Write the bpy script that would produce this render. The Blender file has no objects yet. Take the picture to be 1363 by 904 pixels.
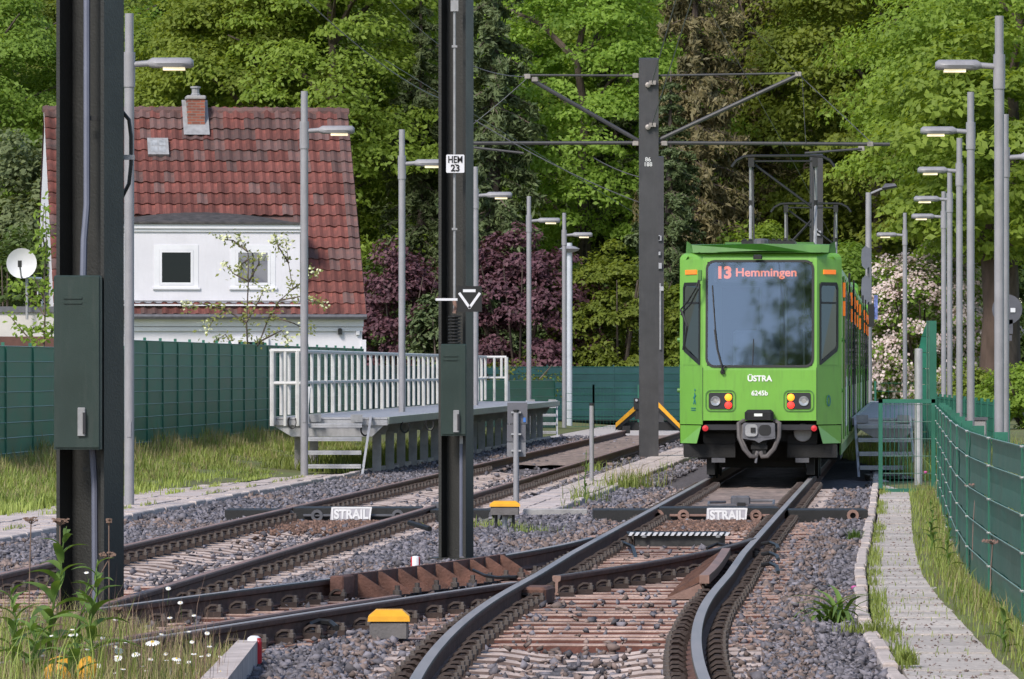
import bpy, bmesh, math, random
import numpy as np
from math import sin, cos, pi, radians, sqrt, atan2
from mathutils import Vector, Matrix
sc = bpy.context.scene
COL = sc.collection

# ---------------------------------------------------------------- camera
F = 7572.0          # focal length in pixels of the 1363 px wide photograph (a 200 mm lens)
CX, HY, H = 681.5, 492.0, 1.61
cam_d = bpy.data.cameras.new('camera'); cam = bpy.data.objects.new('camera', cam_d); COL.objects.link(cam)
cam_d.lens = 200.0; cam_d.sensor_width = 36.0; cam_d.shift_y = (HY - 452.0) / 1363.0
cam_d.clip_start = 1.0; cam_d.clip_end = 5000.0
cam.location = (0, 0, H); cam.rotation_euler = (radians(90), 0, 0)
sc.camera = cam

# ---------------------------------------------------------------- sky, sun, exposure
SUN_EL, SUN_AZ = radians(41), radians(-150)      # sun behind the camera, to its left
w = bpy.data.worlds.new('World'); sc.world = w; w.use_nodes = True
nt = w.node_tree; bg = nt.nodes['Background']
sky = nt.nodes.new('ShaderNodeTexSky'); sky.sky_type = 'NISHITA'; sky.sun_disc = False
sky.sun_elevation = SUN_EL; sky.sun_rotation = SUN_AZ
sky.air_density = 1.0; sky.dust_density = 1.0; sky.ozone_density = 1.0
nt.links.new(sky.outputs[0], bg.inputs[0]); bg.inputs[1].default_value = 0.15
sl = bpy.data.lights.new('sun', 'SUN'); sun = bpy.data.objects.new('sun', sl); COL.objects.link(sun)
sl.energy = 3.0; sl.angle = radians(14); sl.color = (1.0, 0.93, 0.84)
sun_dir = Vector((sin(SUN_AZ) * cos(SUN_EL), cos(SUN_AZ) * cos(SUN_EL), sin(SUN_EL)))
sun.rotation_euler = sun_dir.to_track_quat('Z', 'Y').to_euler()
sun.location = sun_dir * 60
sc.view_settings.view_transform = 'Standard'; sc.view_settings.look = 'None'
sc.view_settings.gamma = 1.0; sc.view_settings.use_curve_mapping = False
sc.view_settings.exposure = 0.3
sc.render.engine = 'CYCLES'
sc.cycles.max_bounces = 6; sc.cycles.diffuse_bounces = 3; sc.cycles.transparent_max_bounces = 6

rng = random.Random(7)
nrs = np.random.RandomState(11)

def at(px, Y, z=0.0):                      # a pixel column at a known distance
    return ((px - CX) / F * Y, Y, z)
def gnd(px, py, z=0.0):                    # a pixel on a level plane
    Y = F * (H - z) / (py - HY); return ((px - CX) / F * Y, Y, z)
def zpx(py, Y):
    return H - (py - HY) / F * Y

# ---------------------------------------------------------------- materials
MATS = {}
def M(name, col, rough=.6, metal=0., var=.18, scale=5., bump=0., bscale=40., col2=None, spec=.5, emit=None, estr=1., stretch=None, island=0., detail=4):
    if name in MATS: return MATS[name]
    m = bpy.data.materials.new(name); m.use_nodes = True; MATS[name] = m
    n = m.node_tree.nodes; l = m.node_tree.links; p = n['Principled BSDF']
    p.inputs['Roughness'].default_value = rough; p.inputs['Metallic'].default_value = metal
    p.inputs['Specular IOR Level'].default_value = spec
    tc = n.new('ShaderNodeTexCoord')
    mp = n.new('ShaderNodeMapping'); l.new(tc.outputs['Object'], mp.inputs[0])
    if stretch: mp.inputs['Scale'].default_value = stretch
    tx = n.new('ShaderNodeTexNoise'); tx.inputs['Scale'].default_value = scale; tx.inputs['Detail'].default_value = detail
    tx.inputs['Roughness'].default_value = .65
    l.new(mp.outputs[0], tx.inputs['Vector'])
    a = tuple(c * (1 + var) for c in col); b = col2 if col2 else tuple(c * (1 - var) for c in col)
    r = n.new('ShaderNodeValToRGB'); r.color_ramp.elements[0].position = .32; r.color_ramp.elements[1].position = .68
    r.color_ramp.elements[0].color = (*b, 1); r.color_ramp.elements[1].color = (*a, 1)
    l.new(tx.outputs['Fac'], r.inputs[0]); out = r.outputs[0]
    if island:
        g = n.new('ShaderNodeNewGeometry'); o = n.new('ShaderNodeObjectInfo')
        ad = n.new('ShaderNodeMath'); ad.operation = 'ADD'; l.new(g.outputs['Random Per Island'], ad.inputs[0]); l.new(o.outputs['Random'], ad.inputs[1])
        fr = n.new('ShaderNodeMath'); fr.operation = 'FRACT'; l.new(ad.outputs[0], fr.inputs[0])
        mr = n.new('ShaderNodeMapRange'); mr.inputs['To Min'].default_value = 1 - island; mr.inputs['To Max'].default_value = 1 + island
        l.new(fr.outputs[0], mr.inputs[0])
        hs = n.new('ShaderNodeHueSaturation'); l.new(out, hs.inputs['Color']); l.new(mr.outputs[0], hs.inputs['Value']); out = hs.outputs[0]
    l.new(out, p.inputs['Base Color'])
    if rough < .75:
        rr = n.new('ShaderNodeMapRange'); rr.inputs['To Min'].default_value = max(.03, rough - .08); rr.inputs['To Max'].default_value = min(1, rough + .12)
        l.new(tx.outputs['Fac'], rr.inputs[0]); l.new(rr.outputs[0], p.inputs['Roughness'])
    if bump:
        t2 = n.new('ShaderNodeTexNoise'); t2.inputs['Scale'].default_value = bscale; t2.inputs['Detail'].default_value = 5
        l.new(mp.outputs[0], t2.inputs['Vector'])
        bn = n.new('ShaderNodeBump'); bn.inputs['Strength'].default_value = bump; bn.inputs['Distance'].default_value = .02
        l.new(t2.outputs['Fac'], bn.inputs['Height']); l.new(bn.outputs[0], p.inputs['Normal'])
    if emit:
        p.inputs['Emission Color'].default_value = (*emit, 1); p.inputs['Emission Strength'].default_value = estr
    return m

def leafmat(name, c1, c2, trans=.35, hue=.03, rough=.55, nscale=.35, val=.25):
    m = bpy.data.materials.new(name); m.use_nodes = True; MATS[name] = m
    n = m.node_tree.nodes; l = m.node_tree.links; p = n['Principled BSDF']; out = n['Material Output']
    g = n.new('ShaderNodeNewGeometry'); o = n.new('ShaderNodeObjectInfo'); tc = n.new('ShaderNodeTexCoord')
    tx = n.new('ShaderNodeTexNoise'); tx.inputs['Scale'].default_value = nscale; tx.inputs['Detail'].default_value = 3
    l.new(tc.outputs['Object'], tx.inputs['Vector'])
    ad = n.new('ShaderNodeMath'); ad.operation = 'MULTIPLY_ADD'; ad.inputs[1].default_value = .5
    l.new(g.outputs['Random Per Island'], ad.inputs[0]); l.new(tx.outputs['Fac'], ad.inputs[2])
    r = n.new('ShaderNodeValToRGB'); r.color_ramp.elements[0].position = .35; r.color_ramp.elements[1].position = .95
    r.color_ramp.elements[0].color = (*c1, 1); r.color_ramp.elements[1].color = (*c2, 1)
    l.new(ad.outputs[0], r.inputs[0])
    hs = n.new('ShaderNodeHueSaturation')
    mh = n.new('ShaderNodeMapRange'); mh.inputs['To Min'].default_value = .5 - hue; mh.inputs['To Max'].default_value = .5 + hue
    l.new(o.outputs['Random'], mh.inputs[0]); l.new(mh.outputs[0], hs.inputs['Hue'])
    mv = n.new('ShaderNodeMapRange'); mv.inputs['To Min'].default_value = 1 - val; mv.inputs['To Max'].default_value = 1 + val
    l.new(o.outputs['Random'], mv.inputs[0]); l.new(mv.outputs[0], hs.inputs['Value'])
    l.new(r.outputs[0], hs.inputs['Color'])
    l.new(hs.outputs[0], p.inputs['Base Color']); p.inputs['Roughness'].default_value = rough
    p.inputs['Specular IOR Level'].default_value = .3
    t = n.new('ShaderNodeBsdfTranslucent'); mx = n.new('ShaderNodeMixShader'); mx.inputs[0].default_value = trans
    gm = n.new('ShaderNodeMix'); gm.data_type = 'RGBA'; gm.blend_type = 'MULTIPLY'; gm.inputs[0].default_value = 1
    gm.inputs[7].default_value = (1.25, 1.15, .55, 1); l.new(hs.outputs[0], gm.inputs[6]); l.new(gm.outputs[2], t.inputs[0])
    l.new(p.outputs[0], mx.inputs[1]); l.new(t.outputs[0], mx.inputs[2]); l.new(mx.outputs[0], out.inputs[0])
    return m

def glassmat(name, tint=(.75, .82, .85), gloss=.25, dark=None, edge=.3):
    m = bpy.data.materials.new(name); m.use_nodes = True; MATS[name] = m
    n = m.node_tree.nodes; l = m.node_tree.links; out = n['Material Output']; n.remove(n['Principled BSDF'])
    if dark: a = n.new('ShaderNodeBsdfDiffuse'); a.inputs[0].default_value = (*dark, 1)
    else: a = n.new('ShaderNodeBsdfTransparent'); a.inputs[0].default_value = (*tint, 1)
    b = n.new('ShaderNodeBsdfGlossy'); b.inputs['Roughness'].default_value = .02; b.inputs[0].default_value = (.72, .84, 1, 1)
    lw = n.new('ShaderNodeLayerWeight'); lw.inputs[0].default_value = .35
    mr = n.new('ShaderNodeMapRange'); mr.inputs['To Min'].default_value = gloss; mr.inputs['To Max'].default_value = min(1, gloss + edge)
    l.new(lw.outputs['Fresnel'], mr.inputs[0])
    mx = n.new('ShaderNodeMixShader'); l.new(mr.outputs[0], mx.inputs[0])
    l.new(a.outputs[0], mx.inputs[1]); l.new(b.outputs[0], mx.inputs[2]); l.new(mx.outputs[0], out.inputs[0])
    return m

m_steel_dark = M('mast_paint', (.016, .0165, .0155), .5, 0, .2, 3, .15, 60)
m_mast_far = M('mast_paint_slate', (.045, .044, .048), .5, 0, .2, 3, .1, 60)
m_lamp = M('lamp_post_grey', (.28, .275, .295), .45, .0, .1, 3, .05, 80)
m_galv = M('galvanised_steel', (.4, .4, .42), .42, .25, .14, 6, .1, 60)
m_galv_d = M('galvanised_dull', (.3, .3, .31), .5, .2, .2, 6, .1, 60)
m_white = M('white_render', (.66, .65, .70), .8, 0, .05, 1.2, .12, 90)
m_white2 = M('white_paint', (.7, .7, .74), .5, 0, .05, 2)
m_cab = M('cabinet_green', (.018, .035, .03), .42, 0, .12, 3, .05, 90)
m_green_f = M('fence_green', (.02, .13, .085), .5, 0, .2, 1.5, .08, 50)
m_green_s = M('privacy_green', (.010, .15, .092), .42, 0, .22, 1.3, .06, 30, stretch=(1, 1, 3), island=.16)
m_blue_s = M('privacy_bluegreen', (.008, .055, .06), .5, 0, .2, 1.3, .06, 30, island=.15)
m_wire = M('fence_wire', (.16, .27, .22), .4, .3, .2, 8)
m_bolt = M('bolt_bright', (.5, .5, .5), .3, .4, .1, 8)
m_rust = M('rail_rust', (.135, .066, .047), .8, 0, .25, 9, .3, 70, col2=(.075, .038, .029))
m_rust_top = M('rail_rust_top', (.27, .165, .135), .6, .2, .2, 9, .2, 70, stretch=(1, .15, 1))
m_railtop = M('rail_polished', (.26, .235, .23), .48, .12, .15, 7, .05, 60, stretch=(1, .1, 1))
m_railside = M('rail_grey', (.085, .066, .058), .55, .3, .3, 7, .2, 60)
m_slp = M('sleeper_rust', (.42, .305, .26), .8, 0, .3, 7, .4, 50, col2=(.3, .185, .155), island=.2)
m_slp_c = M('sleeper_pale', (.48, .39, .35), .85, 0, .2, 8, .4, 45, col2=(.33, .26, .235), island=.15)
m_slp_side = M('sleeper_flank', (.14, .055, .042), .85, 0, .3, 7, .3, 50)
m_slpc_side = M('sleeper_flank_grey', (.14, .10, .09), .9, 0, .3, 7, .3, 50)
m_rust_mid = M('rust_brown', (.165, .08, .06), .8, 0, .3, 6, .4, 50, col2=(.09, .045, .035))
m_railing = M('railing_pale', (.58, .57, .56), .5, .1, .1, 6)
m_teal_s = M('privacy_teal', (.006, .07, .052), .42, 0, .22, 1.3, .06, 30, stretch=(1, 1, 3), island=.16)
m_clip = M('clip_iron', (.045, .03, .026), .7, .2, .3, 12, .2, 60)
m_bolt_d = M('bolt_grey', (.12, .1, .09), .6, .3, .3, 12)
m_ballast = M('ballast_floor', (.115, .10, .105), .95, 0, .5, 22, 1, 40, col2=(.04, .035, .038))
m_stone = M('ballast_stone', (.15, .14, .16), .85, 0, .2, 7, .2, 40, island=.6)
m_stone_w = M('ballast_stone_dusty', (.2, .15, .135), .9, 0, .25, 7, .2, 40, island=.4)
m_dust = M('dusty_infill', (.27, .2, .17), .95, 0, .25, 3, .5, 50, col2=(.15, .115, .1))
m_slab = M('paving_slab', (.54, .455, .43), .9, 0, .12, 5, .4, 80, island=.12, col2=(.42, .36, .34))
m_slab_g = M('paving_slab_grey', (.5, .45, .425), .9, 0, .25, 26, .6, 120, island=.15, col2=(.39, .35, .33))
m_kerb = M('kerb_concrete', (.5, .43, .4), .9, 0, .2, 4, .4, 60, col2=(.38, .32, .3))
m_conc = M('concrete_grey', (.3, .29, .29), .9, 0, .2, 4, .4, 60)
m_black = M('black_rubber', (.014, .014, .015), .65, 0, .3, 6, .2, 50)
m_blk = M('black_metal', (.012, .012, .013), .5, 0, .2, 6)
m_under = M('underframe_dark', (.007, .007, .008), .75, 0, .4, 5, .2, 50)
m_yel = M('yellow_paint', (.75, .36, .02), .5, 0, .12, 6)
m_red = M('red_paint', (.6, .02, .03), .5, 0, .1, 6)
m_tg = M('tram_green', (.165, .40, .055), .32, 0, .04, 1.5)
m_tgd = M('tram_roof_green', (.07, .19, .035), .5, 0, .2, 2, col2=(.045, .12, .03))
m_grey = M('grey_cast', (.12, .12, .135), .5, .3, .2, 9)
m_tile = M('roof_tile', (.16, .05, .04), .92, 0, .3, 3, .4, 40, col2=(.095, .038, .034), island=.28)
m_tile_old = M('roof_tile_weathered', (.12, .055, .047), .85, 0, .4, 4, .5, 40, col2=(.085, .06, .06), island=.3)
m_grass_g = M('meadow_soil', (.10, .13, .035), .95, 0, .4, 1.2, .6, 25, col2=(.12, .1, .05))
m_soil = M('soil', (.06, .07, .025), .95, 0, .4, .5, .5, 10, col2=(.035, .03, .018))
m_bark = M('bark', (.11, .085, .07), .95, 0, .4, 3, .8, 14, col2=(.04, .03, .026), stretch=(1, 1, .3))
m_rubber = M('cable_black', (.012, .012, .013), .5, 0, .1, 5)
m_pipe = M('cable_duct', (.13, .14, .19), .4, 0, .1, 4)
m_dkglass = glassmat('window_glass', dark=(.008, .013, .017), gloss=.01)
m_tglass = glassmat('tram_glass', tint=(.6, .68, .78), gloss=.2)
m_tcorner = glassmat('tram_corner_glass', tint=(.16, .18, .19), gloss=.02, edge=.12)
m_tsideglass = glassmat('tram_side_glass', dark=(.015, .02, .02), gloss=.08)
m_or = M('orange_lens', (.9, .2, .02), .4, 0, .05, 5, emit=(1, .22, .02), estr=.35)
m_or_lit = M('orange_lamp_lit', (.9, .3, .02), .4, 0, .05, 5, emit=(1, .36, .02), estr=1.1)
m_red_lit = M('red_lamp_lit', (.8, .03, .03), .4, 0, .05, 5, emit=(1, .05, .03), estr=1.0)
m_led = M('led_orange', (.8, .2, .06), .5, 0, .02, 5, emit=(1, .17, .04), estr=1.0)
m_lamplit = M('lamp_lit', (.9, .8, .6), .4, 0, .02, 5, emit=(1, .82, .5), estr=.55)

# ---------------------------------------------------------------- mesh builder
class MB:
    def __init__(s): s.v = []; s.f = []; s.mi = []; s.cur = 0
    def m(s, i): s.cur = i; return s
    def add(s, vs, fs):
        o = len(s.v); s.v.extend(tuple(v) for v in vs)
        for f in fs: s.f.append(tuple(i + o for i in f)); s.mi.append(s.cur)
        return s
    def box(s, x0, x1, y0, y1, z0, z1):
        return s.add([(x0,y0,z0),(x1,y0,z0),(x1,y1,z0),(x0,y1,z0),(x0,y0,z1),(x1,y0,z1),(x1,y1,z1),(x0,y1,z1)],
                     [(0,3,2,1),(4,5,6,7),(0,1,5,4),(1,2,6,5),(2,3,7,6),(3,0,4,7)])
    def cbox(s, c, sx, sy, sz, rz=0., bev=0.):
        # box about a centre, optional turn about z and bevelled vertical/top edges
        if bev:
            h = [(-sx/2+bev,-sy/2),(sx/2-bev,-sy/2),(sx/2,-sy/2+bev),(sx/2,sy/2-bev),(sx/2-bev,sy/2),(-sx/2+bev,sy/2),(-sx/2,sy/2-bev),(-sx/2,-sy/2+bev)]
            k = lambda q, z, f: [(x*f(0) , y*f(1), z) for x, y in q]
            rings = [[(x,y,-sz/2) for x,y in h],[(x,y,sz/2-bev) for x,y in h],
                     [(x*(1-2*bev/sx),y*(1-2*bev/sy),sz/2) for x,y in h]]
            vs = [p for r in rings for p in r]; fs = []
            for a in range(2):
                for i in range(8): j=(i+1)%8; fs.append((a*8+i,a*8+j,a*8+8+j,a*8+8+i))
            fs.append(tuple(range(16,24))); fs.append(tuple(range(7,-1,-1)))
        else:
            vs = [(x,y,z) for z in (-sz/2,sz/2) for x,y in ((-sx/2,-sy/2),(sx/2,-sy/2),(sx/2,sy/2),(-sx/2,sy/2))]
            fs = [(0,3,2,1),(4,5,6,7),(0,1,5,4),(1,2,6,5),(2,3,7,6),(3,0,4,7)]
        cr, sr = cos(rz), sin(rz)
        return s.add([(c[0]+x*cr-y*sr, c[1]+x*sr+y*cr, c[2]+z) for x,y,z in vs], fs)
    def tube(s, pts, r, n=6, caps=True):
        pts = [Vector(p) for p in pts]; rs = r if isinstance(r, (list, tuple)) else [r]*len(pts)
        rings = []; up = None
        for i, p in enumerate(pts):
            d = (pts[min(i+1,len(pts)-1)] - pts[max(i-1,0)]).normalized()
            if up is None:
                a = Vector((0,0,1)) if abs(d.z) < .9 else Vector((1,0,0)); up = (a - d*a.dot(d)).normalized()
            else:
                up = up - d*up.dot(d)
                if up.length < 1e-6: up = Vector((1,0,0))
                up.normalize()
            q = d.cross(up)
            rings.append([p + (up*cos(2*pi*k/n) + q*sin(2*pi*k/n))*rs[i] for k in range(n)])
        vs = [v for rg in rings for v in rg]; fs = []
        for i in range(len(pts)-1):
            for k in range(n):
                j=(k+1)%n; fs.append((i*n+k, i*n+j, (i+1)*n+j, (i+1)*n+k))
        if caps: fs.append(tuple(range(n-1,-1,-1))); fs.append(tuple((len(pts)-1)*n+k for k in range(n)))
        return s.add(vs, fs)
    def prism(s, poly, axis, a, b):
        # polygon extruded along an axis ('x','y','z') from a to b; poly in the other two coordinates
        def P(u, v, t): return {'x':(t,u,v),'y':(u,t,v),'z':(u,v,t)}[axis]
        n=len(poly); vs=[P(u,v,a) for u,v in poly]+[P(u,v,b) for u,v in poly]
        fs=[(i,(i+1)%n,n+(i+1)%n,n+i) for i in range(n)]+[tuple(range(n-1,-1,-1)),tuple(range(n,2*n))]
        return s.add(vs,fs)
    def lathe(s, prof, c=(0,0,0), n=16, axis='z'):
        vs=[]; fs=[]
        for r,z in prof:
            for k in range(n):
                a=2*pi*k/n
                p={'z':(r*cos(a),r*sin(a),z),'y':(r*cos(a),z,r*sin(a)),'x':(z,r*cos(a),r*sin(a))}[axis]
                vs.append((c[0]+p[0],c[1]+p[1],c[2]+p[2]))
        for i in range(len(prof)-1):
            for k in range(n): j=(k+1)%n; fs.append((i*n+k,i*n+j,(i+1)*n+j,(i+1)*n+k))
        fs.append(tuple(range(n-1,-1,-1))); fs.append(tuple((len(prof)-1)*n+k for k in range(n)))
        return s.add(vs,fs)
    def quad(s, a, b, c, d): return s.add([a,b,c,d],[(0,1,2,3)])
    def build(s, name, mat, parent=None, label=None, off=None, smooth=False, fixn=True):
        me = bpy.data.meshes.new(name)
        vs = s.v if off is None else [(x-off[0],y-off[1],z-off[2]) for x,y,z in s.v]
        me.from_pydata(vs, [], s.f)
        ms = mat if isinstance(mat,(list,tuple)) else [mat]
        for q in ms: me.materials.append(q)
        if len(ms) > 1: me.polygons.foreach_set('material_index', s.mi)
        if fixn:
            b = bmesh.new(); b.from_mesh(me); bmesh.ops.recalc_face_normals(b, faces=b.faces); b.to_mesh(me); b.free()
        if smooth:
            me.polygons.foreach_set('use_smooth', [True]*len(me.polygons))
            try: me.set_sharp_from_angle(angle=radians(smooth if smooth is not True else 40))
            except Exception: pass
        me.update()
        o = bpy.data.objects.new(name, me); COL.objects.link(o)
        if parent: o.parent = parent
        elif off is not None: o.location = off
        if label: o['label'] = label
        return o

def tag(o, label=None, cat=None, group=None, kind=None):
    if label: o['label'] = label
    if cat: o['category'] = cat
    if group: o['group'] = group
    if kind: o['kind'] = kind
    return o
def thing(name, label, cat, loc=(0,0,0), rz=0., group=None):
    o = bpy.data.objects.new(name, None); COL.objects.link(o); o.location = loc; o.rotation_euler = (0,0,rz); o.empty_display_size = .2
    return tag(o, label, cat, group)
def structure(o): o['kind'] = 'structure'; return o
def stuff(o): o['kind'] = 'stuff'; return o
def share(src, name, parent, loc=(0,0,0), rz=0., scale=None, mat=None):
    o = bpy.data.objects.new(name, src.data); COL.objects.link(o)
    if parent: o.parent = parent
    o.location = loc; o.rotation_euler = (0,0,rz)
    if scale: o.scale = scale
    return o
def copy_tree(o, parent=None):
    kids = list(o.children)
    c = o.copy(); COL.objects.link(c)
    if parent: c.parent = parent
    for k in kids: copy_tree(k, c)
    return c
def place(o, loc, label, rz=None, group=None, scale=None):
    o.location = loc; o['label'] = label
    if rz is not None: o.rotation_euler = (0,0,rz)
    if group: o['group'] = group
    if scale: o.scale = (scale,)*3 if isinstance(scale,(int,float)) else scale
    return o
def npmesh(name, V, Fc, mat, smooth=False):
    # V (n,3), Fc (m,k): a fast mesh from arrays
    me = bpy.data.meshes.new(name); k = Fc.shape[1]
    me.vertices.add(len(V)); me.vertices.foreach_set('co', V.astype(np.float32).ravel())
    me.loops.add(Fc.size); me.loops.foreach_set('vertex_index', Fc.astype(np.int32).ravel())
    me.polygons.add(len(Fc)); me.polygons.foreach_set('loop_start', np.arange(0, Fc.size, k, dtype=np.int32))
    try: me.polygons.foreach_set('loop_total', np.full(len(Fc), k, dtype=np.int32))
    except Exception: pass
    for q in (mat if isinstance(mat,(list,tuple)) else [mat]): me.materials.append(q)
    me.update(calc_edges=True); me.validate()
    return me
def npobj(name, V, Fc, mat, parent=None):
    o = bpy.data.objects.new(name, npmesh(name, V, Fc, mat)); COL.objects.link(o)
    if parent: o.parent = parent
    return o
def lettering(name, txt, size, mat, parent, loc, rot=(pi/2,0,0), depth=.004, align='CENTER', bold=0., xs=1.):
    cu = bpy.data.curves.new(name, 'FONT'); cu.body = txt; cu.size = size; cu.extrude = depth; cu.align_x = align; cu.align_y = 'CENTER'; cu.offset = bold
    t = bpy.data.objects.new(name+'_curve', cu); COL.objects.link(t)
    dg = bpy.context.evaluated_depsgraph_get(); me = bpy.data.meshes.new_from_object(t.evaluated_get(dg))
    bpy.data.objects.remove(t); bpy.data.curves.remove(cu)
    me.materials.clear(); me.materials.append(mat); me.name = name
    o = bpy.data.objects.new(name, me); COL.objects.link(o)
    if parent: o.parent = parent
    o.location = loc; o.rotation_euler = rot; o.scale = (xs,1,1)
    return o
def rrect(x0, x1, z0, z1, r, n=4):
    pts = []
    for cx, cz, a0 in ((x1-r,z1-r,0),(x0+r,z1-r,pi/2),(x0+r,z0+r,pi),(x1-r,z0+r,3*pi/2)):
        for k in range(n+1): a=a0+pi/2*k/n; pts.append((cx+r*cos(a),cz+r*sin(a)))
    return pts
def ring(mb, outer, inner, y0, y1):
    # a flat frame between two loops of equal length, in the xz plane, from y0 (front) to y1
    n=len(outer); vs=[(x,y0,z) for x,z in outer]+[(x,y0,z) for x,z in inner]+[(x,y1,z) for x,z in outer]+[(x,y1,z) for x,z in inner]; fs=[]
    for i in range(n):
        j=(i+1)%n; fs += [(i,j,n+j,n+i),(2*n+j,2*n+i,3*n+i,3*n+j),(j,i,2*n+i,2*n+j),(n+i,n+j,3*n+j,3*n+i)]
    return mb.add(vs,fs)

# ---------------------------------------------------------------- lines of the place
def XA(Y): return 1.64 + .0695*(Y-55.2) + (.0023*(42-Y)**2 if Y < 42 else 0) + (.035 if Y < 50 else 0)*min(1,(50-Y)/5)
def XB(Y): return -2.74 + .0665*(Y-52.3)
def dC(Y):
    t = 57-Y
    if t <= 0: return 0.
    return .0088*t*t if t < 10.8 else 1.026+.19*(t-10.8)
def XC(Y): return XA(Y) - dC(Y)
def XCURB(Y): return -5.18+.07*(Y-57.6)          # left path kerb
def XRK(Y):                                      # kerb of the right path
    return float(np.interp(Y,[24,32.5,39.2,49.4,67,83.9,96],[2.0,2.18,2.42,3.02,4.23,5.36,6.15]))
def XF(Y):                                       # right fence
    return float(np.interp(Y,[20,33,38.6,43,48,54,60,81],[3.05,3.27,3.47,3.63,3.86,4.22,4.62,6.05]))
def XLF(Y): return -13.57+.07*Y                  # left fence
def XWL(Y): return .10+.069*(Y-74.8)             # walkway between the tracks
def XWR(Y): return .56+.07*(Y-70.6)
# ================================================================ ground
def sheet(name, rows, mat):
    # rows: list of polylines (same length) of (x,y,z)
    mb=MB(); n=len(rows[0]); vs=[p for r in rows for p in r]
    fs=[(i*n+k,i*n+k+1,(i+1)*n+k+1,(i+1)*n+k) for i in range(len(rows)-1) for k in range(n-1)]
    mb.add(vs,fs); return structure(mb.build(name,mat))
mb=MB(); mb.quad((-900,-200,-.45),(900,-200,-.45),(900,2500,-.45),(-900,2500,-.45)); structure(mb.build('ground',m_soil))
# meadow on the left, rising to the fence, and the gardens and wood floor behind it
ys=[20,40,55,60,66,72,80,90,100,115,130,145,160,180]
rows=[]
for Y in ys:
    xl=XLF(Y); xc=XCURB(Y)-(1.9 if Y<90 else 1.2 if Y < 95 else .3)
    rows.append([(xl-90,Y,.25),(xl-2,Y,.2),(xl,Y,.17),(xl*.5+xc*.5,Y,.0),(xc,Y,-.14),(xc+.01,Y,-.5)])
sheet('meadow',rows,m_grass_g)
rows=[[(XF(Y)-.4 if Y<90 else XRK(Y)+1.3,Y,-.5),(XF(Y)-.39 if Y<90 else XRK(Y)+1.31,Y,-.13),(XF(Y)+1,Y,-.08),(XF(Y)+8,Y,.05),(XF(Y)+90,Y,.1)] for Y in list(range(20,100,2))+ys[-7:]]
sheet('verge',rows,m_grass_g)
structure(npobj('wood_floor',np.array([(-120,180,.0),(120,180,.0),(120,420,3),(-120,420,3)],float),np.array([[0,1,2,3]]),m_soil))
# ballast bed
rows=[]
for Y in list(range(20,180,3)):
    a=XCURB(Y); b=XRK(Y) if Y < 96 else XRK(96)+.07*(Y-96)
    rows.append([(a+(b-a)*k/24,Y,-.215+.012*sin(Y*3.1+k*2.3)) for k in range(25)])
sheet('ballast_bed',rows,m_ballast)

# ================================================================ paths with slabs and kerbs
def path(name, xl, xr, y0, y1, step, z, mat, gaps=.012, cols=1, jit=.006, top=.08):
    base=MB(); ys=np.arange(y0,y1+.1,2.)
    for a,b in zip(ys[:-1],ys[1:]): base.add([(xl(a),a,z-.03),(xr(a),a,z-.03),(xr(b),b,z-.03),(xl(b),b,z-.03)],[(0,1,2,3)])
    p=structure(base.build(name,m_soil))
    Y=y0
    while Y<y1-step*.5:
        for c in range(cols):
            f0,f1=c/cols,(c+1)/cols; zz=z+rng.uniform(-jit,jit); Y1=Y+step-gaps
            q=[(xl(Y)+(xr(Y)-xl(Y))*f0+gaps/2,Y),(xl(Y)+(xr(Y)-xl(Y))*f1-gaps/2,Y),(xl(Y1)+(xr(Y1)-xl(Y1))*f1-gaps/2,Y1),(xl(Y1)+(xr(Y1)-xl(Y1))*f0+gaps/2,Y1)]
            mb=MB(); mb.add([(x,y,z-top) for x,y in q]+[(x,y,zz+rng.uniform(-.003,.003)) for x,y in q],[(4,5,6,7),(0,1,5,4),(1,2,6,5),(2,3,7,6),(3,0,4,7)])
            mb.build('slab',mat,p,fixn=False)
        Y+=step
    return p
def kerb(name, xf, y0, y1, step, wd, z, mat, jit=.02):
    base=MB(); ys=np.arange(y0,y1+.1,2.)
    for a,b in zip(ys[:-1],ys[1:]): base.add([(xf(a)-wd/2,a,z-.25),(xf(a)+wd/2,a,z-.25),(xf(b)+wd/2,b,z-.25),(xf(b)-wd/2,b,z-.25)],[(0,1,2,3)])
    p=structure(base.build(name,mat)); Y=y0
    while Y<y1:
        Y1=Y+step-.012; dx=rng.uniform(-jit,jit); dz=rng.uniform(-.012,.012); dx2=dx+rng.uniform(-jit,jit)*.6
        vs=[(xf(Y)+dx-wd/2,Y,z-.24),(xf(Y)+dx+wd/2,Y,z-.24),(xf(Y1)+dx2+wd/2,Y1,z-.24),(xf(Y1)+dx2-wd/2,Y1,z-.24)]
        b=.012
        vs+=[(x+(b if i in(0,3) else -b),y+(b if i<2 else -b),z+dz) for i,(x,y,_) in enumerate(vs[:4])]
        vs2=vs[:4]+[(x,y,z+dz-b) for x,y,_ in vs[:4]]+vs[4:]
        fs=[(8,9,10,11)]
        for i in range(4): j=(i+1)%4; fs+=[(i,j,4+j,4+i),(4+i,4+j,8+j,8+i)]
        MB().add(vs2,fs).build('kerbstone',mat,p,fixn=False); Y+=step
    return p
path('right_path',lambda Y:XRK(Y)+.07,lambda Y:min(XRK(Y)+1.0,XF(Y)-.16) if Y<95 else XRK(Y)+1.0,24,96,.5,-.135,m_slab_g,.007,1,.005)
kerb('right_kerb',XRK,24,96,1.0,.09,-.10,m_kerb,.012)
path('left_path',lambda Y:XCURB(Y)-(1.75 if Y<88 else 1.1),lambda Y:XCURB(Y)-.05,54,95,.52,-.14,m_slab,.03,3,.008)
kerb('left_kerb',XCURB,46,145,1.0,.1,-.085,m_kerb,.012)
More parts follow.
